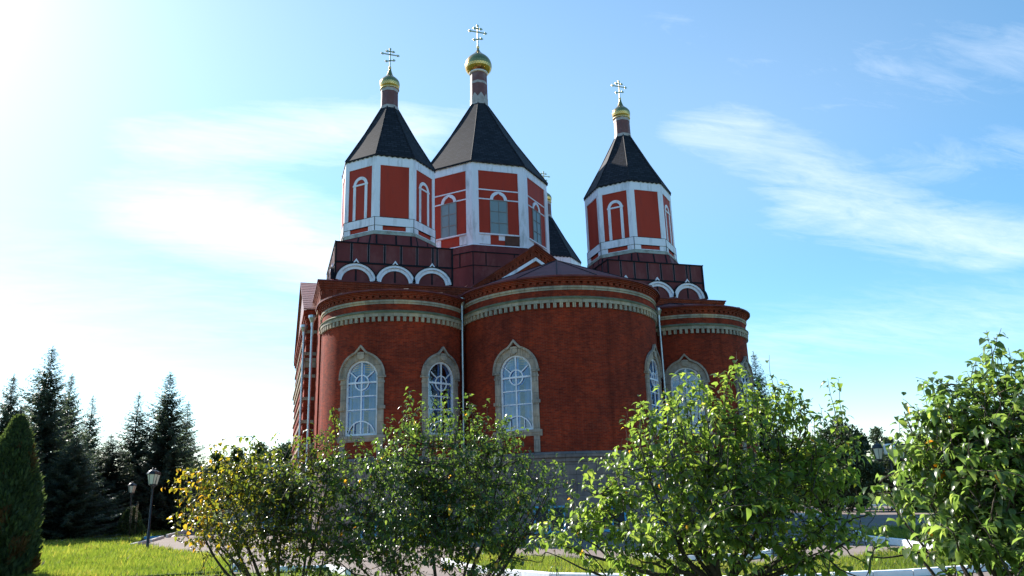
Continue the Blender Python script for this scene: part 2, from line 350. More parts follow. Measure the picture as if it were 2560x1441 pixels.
def apse_window(cx, cy, R, th, parent, dark=False):
    f = curved(cx, cy, R, th)
    b = MB()                                        # white frame and glazing bars
    out = [(.97, SILL+.02)]+[(.97, SILL+i*.5) for i in range(1, 7)]+arc(0, SP, .97, 0, 180, 20)+[(-.97, SILL+i*.5) for i in range(6, 0, -1)]+[(-.97, SILL+.02)]
    inn = [(x*.865/.97, (z if z < SP else SP+(z-SP)*.865/.97)) for x, z in out]
    strip_poly(b, f, out, inn, -.16, -.02)
    def bar(x0, x1, z0, z1, y0=-.10, y1=-.04):
        n = max(1, int(abs(x1-x0)/.35))
        for i in range(n): b.obox(f, x0+(x1-x0)*i/n, x0+(x1-x0)*(i+1)/n, y0, y1, z0, z1)
    bar(-.04, .04, SILL, SP+.86); bar(-.86, .86, 8.32, 8.42, -.12, -.015)
    for z in (7.63, 6.90): bar(-.86, .86, z-.028, z+.028)
    for z in (5.52,): bar(-.86, .86, z, z+.10)
    strip_poly(b, f, arc(0, 8.37, .44, 0, 360, 24), arc(0, 8.37, .375, 0, 360, 24), -.09, -.035)
    for a in (40, 140):
        ca, sa = math.cos(R_(a)), math.sin(R_(a))
        p = [(.44*ca, 8.37+.44*sa), (.93*ca, 8.37+.93*sa)]
        strip_poly(b, f, [(p[0][0]-.03*sa, p[0][1]+.03*ca), (p[1][0]-.03*sa, p[1][1]+.03*ca)], [(p[0][0]+.03*sa, p[0][1]-.03*ca), (p[1][0]+.03*sa, p[1][1]-.03*ca)], -.09, -.035)
    strip_poly(b, f, arc(0, 5.45, .86, 12, 168, 16), arc(0, 5.45, .80, 12, 168, 16), -.09, -.04)
    for x in (-.43, .43): bar(x-.02, x+.02, 5.6, 6.18)
    w = b.build('window', FRAMEW, parent)
    g = MB()
    half = [(.87, SILL), (.87, 6.5), (.87, 7.5)]+arc(0, SP, .87, 0, 90, 8)
    strip_poly(g, f, half, [(0, z) for x, z in half], -.112, -.108); strip_poly(g, f, [(-x, z) for x, z in half], [(0, z) for x, z in half], -.112, -.108)
    g.build('pane', GLASS, w)
    rnd = random.Random(int(th*1000)+int(cx*10))
    for x0, x1 in ((-1.05, -.06-rnd.uniform(0, .22)), (.06+rnd.uniform(0, .22), 1.05)):
        if dark: continue
        k = MB(); P = []; xs = np.linspace(x0, x1, 45); ph = rnd.uniform(0, 6)     # folded curtain behind the glass
        for z in (5.3, 7.5, 9.75): P.append([f(x, -.60+.10*math.sin(x*17+ph+.25*z)+.05*math.sin(x*41+ph), z) for x in xs])
        k.grid(P, 0); k.build('curtain', CURT, w, True)
    b = MB()                                        # inner frame of the double window
    strip_poly(b, f, out, inn, -.36, -.28)
    for z in (8.37, 7.63, 6.9): b.obox(f, -.86, 0, -.33, -.28, z-.03, z+.03); b.obox(f, 0, .86, -.33, -.28, z-.03, z+.03)
    b.obox(f, -.05, .05, -.33, -.28, SILL, SP+.86); strip_poly(b, f, arc(0, 8.37, .44, 0, 360, 20), arc(0, 8.37, .375, 0, 360, 20), -.33, -.28)
    b.build('inner_frame', FRAMEW, w)
    b = MB()                                        # stone surround
    for s in (-1, 1):
        def bx(x0, x1, y1, z0, z1, mat=0):
            lo, hi = sorted((s*x0, s*x1)); m = (lo+hi)/2
            b.obox(f, lo, m, -.18, y1, z0, z1, mat); b.obox(f, m, hi, -.18, y1, z0, z1, mat)
        bx(.96, 1.30, .09, SILL, 6.90); bx(.955, 1.38, .15, 6.90, 7.08); bx(.96, 1.30, .09, 7.08, 8.32)
        bx(.955, 1.34, .12, 8.32, 8.42); bx(.96, 1.30, .10, 8.42, 8.60); bx(.955, 1.40, .17, 8.60, 8.72)
        bx(.96, 1.28, .08, 4.32, 5.18)
    o, i_ = arc(0, SP+.1, 1.30, 0, 180, 24), arc(0, SP, .965, 0, 180, 24); i_[0] = (.965, SP+.1); i_[-1] = (-.965, SP+.1)
    strip_poly(b, f, o, i_, -.18, .09)
    og = []                                         # ogee hood moulding with a small peak
    for j in range(41):
        a = 180*j/40; r = 1.36; x, z = r*math.cos(R_(a)), SP+.1+r*math.sin(R_(a)); d = abs(a-90)
        if d < 16: z += .36*(1-d/16)**1.25
        og.append((x, z))
    strip_poly(b, f, og, [(x*.915, SP+.1+(z-SP-.1)*.915-(0 if abs(x) > .3 else .0)) for x, z in og], .05, .20)
    strip_poly(b, f, [(-.20, 10.02), (0, 10.05), (.20, 10.02)], [(-.20, 9.70), (0, 9.62), (.20, 9.70)], .05, .17)
    for j in range(6):
        x0 = -1.42+2.84*j/6; x1 = x0+2.84/6
        b.obox(f, x0, x1, -.30, .20, 5.36, SILL); b.obox(f, x0, x1, -.05, .15, 5.24, 5.36); b.obox(f, x0, x1, -.05, .11, 5.18, 5.24)
    b.build('stone_surround', [STONE_P, MOSS], w)
    return w
def hole(x, z):
    return abs(x) < 1.1 and SILL-.1 < z < SP or (x*x+(z-SP)**2 < 1.21 and z >= SP)

def apse(cx, cy, R, a0, a1, wins, top, ndent, nblk, y_back, dz=0.):
    """wall with window openings; plinth, stone bands, dentils and brick cornice as its pieces"""
    dA = 1.25; n = int(round((a1-a0)/dA)); zs = np.linspace(4.2, 12.75, 58)
    P = []; U = []
    def pos(k, r, z):                               # k counts columns; straight returns behind the half circle
        a = R_(a0+(a1-a0)*k/n); return (cx+r*math.sin(a), cy-r*math.cos(a), z)
    for z in zs:
        P.append([pos(k, R, z) for k in range(n+1)]); U.append([(R*R_(a0+(a1-a0)*k/n), z) for k in range(n+1)])
    def skip(i, j):
        a = R_(a0+(a1-a0)*(j+.5)/n); z = (zs[i]+zs[i+1])/2
        return any(hole((a-t)*R, z) for t in wins)
    b = MB(); b.grid(P, 0, U, skip)
    for s, a in ((-1, a0), (1, a1)):                # straight returns
        x, y = cx+R*math.sin(R_(a)), cy-R*math.cos(R_(a)); q = [(x, y, 4.2), (x, y_back, 4.2), (x, y_back, 12.75), (x, y, 12.75)]
        b.face(q if s > 0 else q[::-1])
    wall = b.build('apse_wall', BRICK, church, True)
    z0 = top-13.73
    def ring(name, prof, mat, smooth=False, blocks=None, bm=None):
        m = MB()
        for pr in prof: m.lathe([(R+r, z+z0) for r, z in pr], (cx, cy), a0, a1, n, 0, ru=R)
        for s, a in ((-1, a0), (1, a1)):
            for pr in prof:
                P2 = []
                for r, z in pr:
                    x = cx+(R+r)*math.sin(R_(a)); y = cy-(R+r)*math.cos(R_(a)); row = [(x, y, z+z0), (x, y_back, z+z0)]; P2.append(row if s > 0 else row[::-1])
                m.grid(P2)
        if blocks:
            cnt, duty, r0, r1, za, zb = blocks
            for k in range(cnt):
                ac = a0+(a1-a0)*(k+.5)/cnt; f = curved(cx, cy, R, R_(ac)); h = R*R_(a1-a0)/cnt*duty/2
                m.obox(f, -h, h, r0, r1, za+z0, zb+z0, 0)
        return m.build(name, bm or mat, wall, smooth)
    ring('dentil_band', [[(.02, 12.31), (.15, 12.31), (.15, 12.50)]], STONE, blocks=(ndent, .5, -.02, .13, 12.03, 12.312))
    ring('sloped_stone_course', [[(.15, 12.50), (.19, 12.50), (.20, 12.56), (.05, 12.68)]], MOSS)
    ring('brick_frieze', [[(.04, 12.66), (.04, 13.04)]], BRICK)
    ring('stone_band', [[(.03, 13.03), (.08, 13.03), (.08, 13.12), (.13, 13.14), (.13, 13.25), (.03, 13.27)]], STONE)
    ring('brick_cornice', [[(.06, 13.26), (.10, 13.265), (.10, 13.34), (.13, 13.345), (.13, 13.36), (.02, 13.362), (.02, 13.50), (.19, 13.50), (.19, 13.57), (.25, 13.572), (.25, 13.65), (.32, 13.652), (.32, 13.73), (.1, 13.76)]], BRICK_D,
         blocks=(nblk, .62, .0, .15, 13.36, 13.501))
    m = MB()
    m.lathe([(R+.22, -.05), (R+.22, .55), (R+.14, .62), (R+.14, 3.75), (R+.20, 3.80), (R+.20, 3.95), (R+.30, 4.02), (R+.30, 4.18), (R+.12, 4.30), (R-.05, 4.32)], (cx, cy), a0, a1, n, 0, ru=R)
    for s, a in ((-1, a0), (1, a1)):
        x = cx+(R+.14)*math.sin(R_(a)); y = cy-R*math.cos(R_(a)); q = [(x, y, -.05), (x, y_back, -.05), (x, y_back, 4.31), (x, y, 4.31)]; m.face(q if s > 0 else q[::-1])
    m.build('plinth', PLINTH, wall)
    for t in wins: apse_window(cx, cy, R, t, church, cx < -1 and t > 0)
    m = MB()
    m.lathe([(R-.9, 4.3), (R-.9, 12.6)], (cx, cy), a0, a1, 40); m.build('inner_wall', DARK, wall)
    return wall
TH1, TA, TB = .772, -.588, .4955
WINS_C = (-TH1, TH1); WINS_L = (TA, TB); WINS_R = (-TB, -TA)
apse(0, 0, R1, -90, 90, WINS_C, 13.73, 54, 48, 3.58)
apse(-D2, E2, R2, -90, 90, WINS_L, 13.42, 40, 36, 3.38)
apse(D2, E2, R2, -90, 90, WINS_R, 13.42, 40, 36, 3.38)

def apse_roof(cx, cy, R, ze, apex, ribs, yb):
    m = MB(); Re = R+.42; n = 40; rim = []
    for j in range(n+1):
        a = R_(-90+180*j/n); rim.append((cx+Re*math.sin(a), cy-Re*math.cos(a)))
    for j in range(n):
        (ax, ay), (bx, by) = rim[j], rim[j+1]
        m.face([(ax, ay, ze), (bx, by, ze), apex]); m.face([(ax, ay, ze-.09), (bx, by, ze-.09), (bx, by, ze), (ax, ay, ze)])
        m.face([(ax, ay, ze-.09), (ax*.93+cx*.07, ay*.93+cy*.07, ze-.09), (bx*.93+cx*.07, by*.93+cy*.07, ze-.09), (bx, by, ze-.09)])
    tip = (apex[0], yb, apex[2]+.05)
    for s, (x, y) in ((-1, rim[0]), (1, rim[-1])):
        q = [(x, y, ze), apex, tip, (x, yb, ze)]; m.face(q if s < 0 else q[::-1])
        q = [(x, y, ze-.09), (x, yb, ze-.09), (x, yb, ze), (x, y, ze)]; m.face(q if s > 0 else q[::-1])
    for k in range(ribs):                           # standing seams
        a = R_(-90+180*(k+.5)/ribs); p0 = (cx+Re*math.sin(a), cy-Re*math.cos(a), ze+.01); m.tube([p0, (apex[0], apex[1], apex[2]+.02)], .03, 4, 1)
    m.build('apse_roof', [MAROON, SEAM], church)
apse_roof(0, 0, R1, 13.80, (0, -.41, 16.5), 9, 3.58)
apse_roof(-D2, E2, R2, 13.49, (-D2, 3.0, 15.0), 7, 3.4)
apse_roof(D2, E2, R2, 13.49, (D2, 3.0, 15.0), 7, 3.4)

def basement_window(cx, cy, R, th):
    f = curved(cx, cy, R+.22, th); m = MB()
    for x0, x1, z0, z1 in ((-.8, .8, .25, .37), (-.8, .8, 1.5, 1.6), (-.8, -.70, .37, 1.5), (.70, .8, .37, 1.5), (-.04, .04, .37, 1.5)):
        m.obox(f, x0, x1, -.02, .06, z0, z1)
    o = m.build('basement_window', BLUEP, church)
    m = MB(); m.obox(f, -.72, .72, -.02, .015, .34, 1.52); m.build('pane', DARK, o)
for a in (-.50, .02, .52): basement_window(0, 0, R1, a)
for a in (-.35, .35): basement_window(-D2, E2, R2, a); basement_window(D2, E2, R2, a)

# main body, cornice with blocks, corner pieces
XB, YF, YR, ZT = 14.20, 3.42, 31.3, 15.40
m = MB(); m.box(-XB, XB, YF, YR, 0, 13.9)
body = m.build('nave_wall', BRICK, church)
m = MB()
def ring_box(m, d, z0, z1, mat=0): m.box(-XB-d, XB+d, YF-d, YR+d, z0, z1, mat)
for d, z0, z1, k in ((.10, 13.9, 14.10, 1), (.05, 14.10, 14.22, 1), (.06, 14.22, 14.52, 0), (.09, 14.85, 14.97, 0), (.13, 14.97, 15.10, 0), (.17, 15.10, 15.24, 0), (.22, 15.24, 15.38, 0), (.02, 14.52, 14.85, 0)):
    ring_box(m, d, z0, z1, k)
for k in range(60):
    for y in (YF-.08, YR): 
        x = -XB+.2+k*.475; m.box(x, x+.26, y, y+.08, 14.52, 14.85, 0)
for k in range(56):
    for x in (-XB-.08, XB):
        y = YF+.3+k*.49; m.box(x, x+.08, y, y+.26, 14.52, 14.85, 0)
m.build('brick_cornice', [BRICK_D, STONE], body)
m = MB(); m.box(-XB-.28, XB+.28, YF-.28, YR+.28, 15.38, 15.46); m.build('nave_roof_ledge', MAROON, body)
m = MB(); m.box(-XB-.12, XB+.12, YF-.11, YR+.1, -.05, 4.2); m.build('plinth', PLINTH, body)

# side porches (transepts) with banded stonework
for s in (-1, 1):
    m = MB(); xo = 14.96
    def bx(x0, x1, y0, y1, z0, z1, k=0): m.box(min(s*x0, s*x1), max(s*x0, s*x1), y0, y1, z0, z1, k)
    bx(14.0, xo-.10, 7.2, 27.4, 0, 14.3)
    z = 4.4; i = 0
    while z < 14.1:                                 # rustic courses: brick and stone in turn
        h = (.52, .2, .34, .2)[i % 4]; d = (.0, .07, .03, .12)[i % 4]
        if d: bx(14.02, xo-.10+d, 7.2-d, 27.4+d, z, z+h, 1 if i % 4 == 3 else 0)
        z += h+(.10 if i % 2 else 0); i += 1
    bx(14.02, xo+.06, 7.05, 27.55, 13.9, 14.12, 0); bx(14.02, xo+.14, 6.98, 27.62, 14.12, 14.4, 0); bx(14.02, xo+.03, 7.1, 27.5, 10.6, 11.0, 1); bx(14.02, xo+.12, 7.02, 27.58, 11.0, 11.2, 1)
    o = m.build('transept_wall', [BRICK, STONE], church)
    m = MB(); m.box(min(s*14, s*(xo+.02)), max(s*14, s*(xo+.02)), 7.0, 27.6, -.05, 4.3); m.build('plinth', PLINTH, o)
    m = MB()
    x0, x1 = sorted((s*2., s*(xo+.16)))
    for (y0, z0, y1, z1) in ((6.9, 14.40, 17.3, 19.05), (17.3, 19.05, 27.7, 14.40)):
        m.obox(lambda x, y, z: (x, y0+(y1-y0)*y, z0+(z1-z0)*y+z), x0, x1, 0, 1, 0, .10)
        for k in range(14):
            t = (k+.5)/14; m.obox(lambda x, y, z: (x, y0+(y1-y0)*(t+y), z0+(z1-z0)*(t+y)+z), x0, x1, 0, .004, .10, .125)
    m.face([(s*14.9, 7.1, 14.3), (s*14.9, 27.5, 14.3), (s*14.9, 17.3, 18.95)])
    m.build('transept_roof', plain('rust_red_roof', (.24, .10, .07), .45, var=.15, scale=.8), o)

# gable above the central apse
m = MB(); yg = 3.60; ap = (0, 18.82); sl = .71
def gz(x): return ap[1]-sl*abs(x)
m.face([(-6.6, yg+.02, 13.0), (6.6, yg+.02, 13.0), (6.6, yg+.02, gz(6.6)-.35), (0, yg+.02, ap[1]-.35), (-6.6, yg+.02, gz(6.6)-.35)])
m.face([(6.6, yg+.7, 13.0), (-6.6, yg+.7, 13.0), (-6.6, yg+.7, gz(6.6)-.35), (0, yg+.7, ap[1]-.35), (6.6, yg+.7, gz(6.6)-.35)])
gable = m.build('gable', BRICK_D, church)
m = MB()
for s in (-1, 1):
    def f(x, y, z): return (s*x, yg-y, ap[1]-sl*x+z)
    for y1, z0, z1 in ((.22, -.16, -.04), (.16, -.28, -.16), (.10, -.42, -.28)): m.obox(f, 0, 6.9, -.02, y1, z0, z1)
    for k in range(26):                             # stepped brick brackets along the rake
        x = .2+k*.255
        m.obox(f, x, x+.14, -.02, .09, -.62, -.42); m.obox(f, x+.05, x+.17, -.02, .08, -.94, -.75)
    m.obox(f, 0, 6.9, -.02, .06, -.75, -.62); m.obox(f, 0, 6.9, -.02, .04, -1.02, -.94)
m.build('brick_rake', BRICK_D, gable)
m = MB()
for s in (-1, 1):
    def f(x, y, z): return (s*x, yg-y, 17.92-.66*x+z)
    m.obox(f, 0, 4.4, -.02, .14, -.24, 0)
    for x in (1.85, 2.25, 3.6): m.obox(f, x, x+.16, -.02, .10, -.55, -.24)
m.build('white_trim', WHITE, gable)
m = MB()
for s in (-1, 1):
    q = [(0, yg-.30, 18.86), (s*7.0, yg-.30, 18.86-sl*7), (s*7.0, 12.0, 18.86-sl*7), (0, 12.0, 18.86)]
    m.face(q if s > 0 else q[::-1]); q2 = [(x, y, z-.07) for x, y, z in q]; m.face(q2[::-1] if s > 0 else q2)
    m.face([q[0], q[1], q2[1], q2[0]] if s < 0 else [q2[0], q2[1], q[1], q[0]])
m.build('gable_roof', MAROON, gable)
SUNLIT = plain('sunlit_patch_metal', (.45, .40, .33), .35, .5, var=.2)
for s in (-1, 1):                                   # bright sheet in the valley: the roof's sunlit patch put into its colour
    m = MB(); m.face([(s*5.62, 4.4, 15.35), (s*5.62, 11.6, 15.9), (s*3.9, 11.6, 17.0), (s*4.55, 4.4, 16.0)])
    m.build('sunlit_valley_patch', SUNLIT, gable)

# octagons
def oct_pt(k, r): a = R_(-112.5+45*k); return (r*math.cos(a), r*math.sin(a))
def oct_prism(m, prof, mats=0, c=(0, 0), close=True):
    for i in range(len(prof)-1):
        (r0, z0), (r1, z1) = prof[i], prof[i+1]
        for k in range(8):
            a, b, c2, d = oct_pt(k, r0), oct_pt(k+1, r0), oct_pt(k+1, r1), oct_pt(k, r1)
            m.face([(c[0]+a[0], c[1]+a[1], z0), (c[0]+b[0], c[1]+b[1], z0), (c[0]+c2[0], c[1]+c2[1], z1), (c[0]+d[0], c[1]+d[1], z1)], mats)
def oface(k, r):                                    # frame on face k: x along, y out, z up; x = +-1 are the corners of the offset octagon
    n = R_(-90+45*k); nx, ny = math.cos(n), math.sin(n); ap_ = r*math.cos(R_(22.5))
    def f(x, y, z): return ((ap_+y)*nx-x*ny, (ap_+y)*ny+x*nx, z)
    return f, r*math.sin(R_(22.5)), math.tan(R_(22.5))
def trim(m, k, r, x0, x1, z0, z1, p, mat=0):        # a proud strip; ends at corners are mitred
    f, h, tq = oface(k, r)
    def g(x, y, z):
        if x <= -h+1e-6: x = -h-y*tq
        elif x >= h-1e-6: x = h+y*tq
        return f(x, y, z)
    m.obox(g, x0, x1, -.02, p, z0, z1, mat)

def onion(zb, zr, R, h, rn, ball, name='onion_dome', parent=None, facets=26):
    prof = [(.70, 0.), (.86, .07), (.96, .15), (1., .25), (.99, .35), (.93, .45), (.82, .55), (.66, .64), (.48, .72), (.33, .79), (.21, .86), (.13, .93), (.07, 1.)]
    P = [];
    if R < 1: prof = [(.84, 0.), (.95, .10), (1., .24), (.95, .35), (.80, .45), (.61, .53), (.43, .60), (.33, .67), (.25, .76), (.17, .87), (.11, 1.)]
    ts = np.linspace(0, 1, 21); px = [p[1] for p in prof]; pr = [p[0] for p in prof]
    m = MB(); rings = []
    for i, t in enumerate(ts):
        r = R*np.interp(t, px, pr); z = zb+h*t
        rings.append([(r*math.cos(2*math.pi*(j+.5*(i % 2))/facets), r*math.sin(2*math.pi*(j+.5*(i % 2))/facets), z) for j in range(facets)])
    for i in range(len(ts)-1):                      # offset rings give diamond scales
        A, B = rings[i], rings[i+1]
        for j in range(facets):
            j1 = (j+1) % facets
            if i % 2 == 0: m.face([A[j], A[j1], B[j]]); m.face([A[j1], B[j1], B[j]])
            else: m.face([A[j], A[j1], B[j1]]); m.face([A[j], B[j1], B[j]])
    return m.build(name, GOLD, parent)
def cross(zb, zt, arm, r, parent):
    m = MB(); H = zt-zb; t = r
    m.lathe([(.001, zb-r*2.6), (r*2., zb-r*2.2), (r*2.8, zb), (r*2., zb+r*2.2), (.001, zb+r*2.6)], (0, 0), n=12)
    def bar(x0, z0, x1, z1, w=t):
        dx, dz = x1-x0, z1-z0; l = math.hypot(dx, dz); ux, uz = dx/l, dz/l
        m.obox(lambda x, y, z: (x0+ux*x-uz*z, y, z0+uz*x+ux*z), 0, l, -w*.6, w*.6, -w, w)
        for (ex, ez) in ((x0, z0), (x1, z1)):
            if ez > zb+.2:
                m.box(ex-w*1.9, ex+w*1.9, -w*.7, w*.7, ez-w*1.9, ez+w*1.9); m.box(ex-w*.8+(w*2.6 if ex > .01 else (-w*2.6 if ex < -.01 else 0)), ex+w*.8+(w*2.6 if ex > .01 else (-w*2.6 if ex < -.01 else 0)), -w*.5, w*.5, ez-w*.8, ez+w*.8)
    bar(0, zb, 0, zt)
    za = zb+H*.71; bar(-arm, za+.02, arm, za-.02); zt2 = zb+H*.87; bar(-arm*.40, zt2, arm*.40, zt2)
    zl = zb+H*.38; bar(-arm*.46, zl-H*.045, arm*.46, zl+H*.045)
    return m.build('cross', GOLDC, parent)
def tent(m, re, ze, rn, zn, mat=0, waves=7):
    rows = 8; prev = None
    for k in range(8):
        P = []; U = []
        for i in range(rows+1):
            t = i/rows; r = re+(rn-re)*t-.10*math.sin(math.pi*t)*(re-rn)*.25; z = ze+(zn-ze)*t
            a, b = oct_pt(k, r), oct_pt(k+1, r); w = math.hypot(a[0]-b[0], a[1]-b[1]); s = math.hypot(re-r, z-ze)
            P.append([(a[0], a[1], z), (b[0], b[1], z)]); U.append([(-w/2+k*3.3, s), (w/2+k*3.3, s)])
        m.grid(P, mat, U)
        a, b = oct_pt(k, re), oct_pt(k+1, re)       # scalloped shingle edge
        n = waves*2
        for j in range(n):
            q0, q1 = j/n, (j+1)/n; d0, d1 = (.10, .19) if j % 2 else (.19, .10)
            p0 = (a[0]+(b[0]-a[0])*q0, a[1]+(b[1]-a[1])*q0); p1 = (a[0]+(b[0]-a[0])*q1, a[1]+(b[1]-a[1])*q1)
            m.face([(p0[0], p0[1], ze-d0), (p1[0], p1[1], ze-d1), (p1[0], p1[1], ze), (p0[0], p0[1], ze)], mat)
        e0, e1 = oct_pt(k, re), oct_pt(k, rn)       # hip ridge
        m.tube([(e0[0], e0[1], ze), (e1[0]*.0+oct_pt(k, (re+rn)/2-.025*(re-rn))[0], oct_pt(k, (re+rn)/2-.025*(re-rn))[1], (ze+zn)/2), (e1[0], e1[1], zn)], .05, 4, mat)
    P = [(*oct_pt(k, re), ze-.05) for k in range(8)]; m.face(P[::-1], mat)
def side_tower():
    root = empty('tower', (-T, YT, 0)); root.parent = church
    r = 3.36
    m = MB(); oct_prism(m, [(r, 18.6), (r, 25.0)]); m.build('red_drum', REDM, root)
    m = MB(); h = r*math.sin(R_(22.5))
    for k in range(8):
        trim(m, k, r, -h, h, 24.27, 25.0, .05); trim(m, k, r, -h, -h+.30, 20.45, 24.28, .045); trim(m, k, r, h-.30, h, 20.45, 24.28, .045)
        trim(m, k, r, -h, h, 19.88, 20.46, .09); trim(m, k, r, -h, -h+.50, 19.50, 19.88, .085); trim(m, k, r, h-.50, h, 19.50, 19.88, .085)
        trim(m, k, r, -h+.45, h-.45, 19.50, 19.56, .06)
    for k in range(8):
        trim(m, k, r, -h, h, 19.86, 19.885, .10, 1); trim(m, k, r, -h, h, 20.455, 20.48, .10, 1); f, hh, tq = oface(k, r)
        for s in (-1, 1): m.obox(f, s*(h+.035)-.018, s*(h+.035)+.018, .07, .10, 19.48, 20.46, 1)
        m.obox(f, -h, h, -.01, .012, 20.44, 20.53, 1)
    m.build('white_trim', [WHITE, SEAM], root)
    m = MB(); oct_prism(m, [(3.47, 19.50), (3.50, 19.46), (3.52, 19.22), (3.60, 19.20)]); m.build('drum_ledge', LEDGE, root)
    m = MB(); oct_prism(m, [(3.56, 19.21), (3.78, 18.36)])
    for k in range(8):
        f, hh, tq = oface(k, 3.66)
        for x in (-1.2, 0.1, 1.1): m.obox(lambda x_, y, z: f(x_, y+(18.8-z)*.24, z), x-.06, x+.06, -.02, .02, 18.40, 19.15, 1)
    m.build('metal_skirt', [MAROON, SEAM], root)
    for k in (1, 3, 5, 7):                          # blind arches on the diagonal faces
        f, hh, tq = oface(k, r); m = MB()
        o = [(.60, 20.47), (.60, 21.8), (.60, 23.05)]+arc(0, 23.05, .60, 0, 180, 16)+[(-.60, 23.05), (-.60, 21.8), (-.60, 20.47)]
        i_ = [(x*.38/.60, z if z <= 23.05 else 23.05+(z-23.05)*.38/.60) for x, z in o]
        strip_poly(m, f, o, i_, -.01, .035); m.obox(f, -.64, .64, -.01, .055, 22.98, 23.10); m.build('blind_arch', WHITE, root)
    m = MB(); tent(m, 3.47, 25.06, .64, 30.22); m.build('tent_roof', SHINGLE, root)
    m = MB(); oct_prism(m, [(.66, 30.0), (.64, 31.86)]); nk = m.build('neck', PINK, root)
    m = MB(); oct_prism(m, [(.70, 30.05), (.69, 30.35)]); m.build('white_band', PEEL, nk); m = MB(); oct_prism(m, [(.665, 31.55), (.665, 31.85)]); m.build('white_band', PEEL, nk)
    m = MB(); m.lathe([(.60, 31.80), (.70, 31.82), (.73, 31.87), (.70, 31.92), (.5, 31.95)], n=24); m.build('dome_ring', GOLDC, nk, True)
    d = onion(31.90, 0, .76, 1.76, 0, 0, parent=root)
    cross(33.74, 35.36, .58, .042, root)
    return root
def tower_block(cx, cy, outer):
    """sheet-metal block under a side tower with a row of three arches"""
    root = empty('tower_base', (cx, cy, 0)); root.parent = church
    h = 3.84; zt = 18.36
    m = MB(); m.box(-h, h, -h+.06, h, 15.42, zt)
    sides = [lambda x, y, z: (x, -h+.06-y, z)]
    sides.append((lambda x, y, z: (-h-y, x, z)) if outer < 0 else (lambda x, y, z: (h+y, x, z)))
    sides.append((lambda x, y, z: (h+y, x, z)) if outer < 0 else (lambda x, y, z: (-h-y, x, z)))
    for si, f in enumerate(sides):                  # dark sealing strips over the sheet joints, with worn edges
        for x in (-2.83, -1.74, -.69, .39, 1.45, 2.51, 2.80): m.obox(f, x-.055, x+.055, -.01, .035, 17.05, zt-.06, 1); m.obox(f, x-.085, x+.085, -.01, .015, 17.08, zt-.08, 2)
        for x in (-2.52, 0, 2.45): m.obox(f, x-.05, x+.05, -.01, .03, 15.45, 16.7, 1)
        m.obox(f, -h, h, -.01, .04, 16.93, 17.05, 1); m.obox(f, -h-.06, h+.06, -.01, .06, zt-.06, zt+.02, 1); m.obox(f, -h, -h+.07, -.01, .045, 15.4, zt-.06, 1); m.obox(f, h-.07, h, -.01, .045, 15.4, zt-.06, 1)
    m.build('metal_block', [MAROON, SEAM, WORN], root)
    for f in sides[:2]:
        for x in (-2.52, 0., 2.45):
            m = MB()
            for r0, r1, y1 in ((1.04, .84, .10), (1.18, 1.04, .22)):
                fx = lambda a, b, c: f(x+a*1.08, b, c)
                strip_poly(m, fx, arc(0, 15.70, r0, 4, 176, 20), arc(0, 15.70, r1, 4, 176, 20), -.01, y1)
            strip_poly(m, lambda a, b, c: f(x+a*1.08, b, c), arc(0, 15.70, 1.235, 4, 176, 20), arc(0, 15.70, 1.18, 4, 176, 20), -.01, .26, 1)
            fx = lambda a, b, c: f(x+a, b, c)
            strip_poly(m, fx, [(-.24, 16.90), (0, 17.24), (.24, 16.90)], [(-.15, 16.90), (0, 17.10), (.15, 16.90)], -.01, .12)
            m.build('arch', [WHITE, SEAM], root)
    return root
proto = side_tower()
for i, (x, y) in enumerate(((-T, YT), (T, YT), (T, YB), (-7.95, YB))):
    o = proto if i == 0 else dup(proto, church)
    o.location = (x, y, 0)
    tower_block(x, y+.06, -1 if x < 0 else 1)

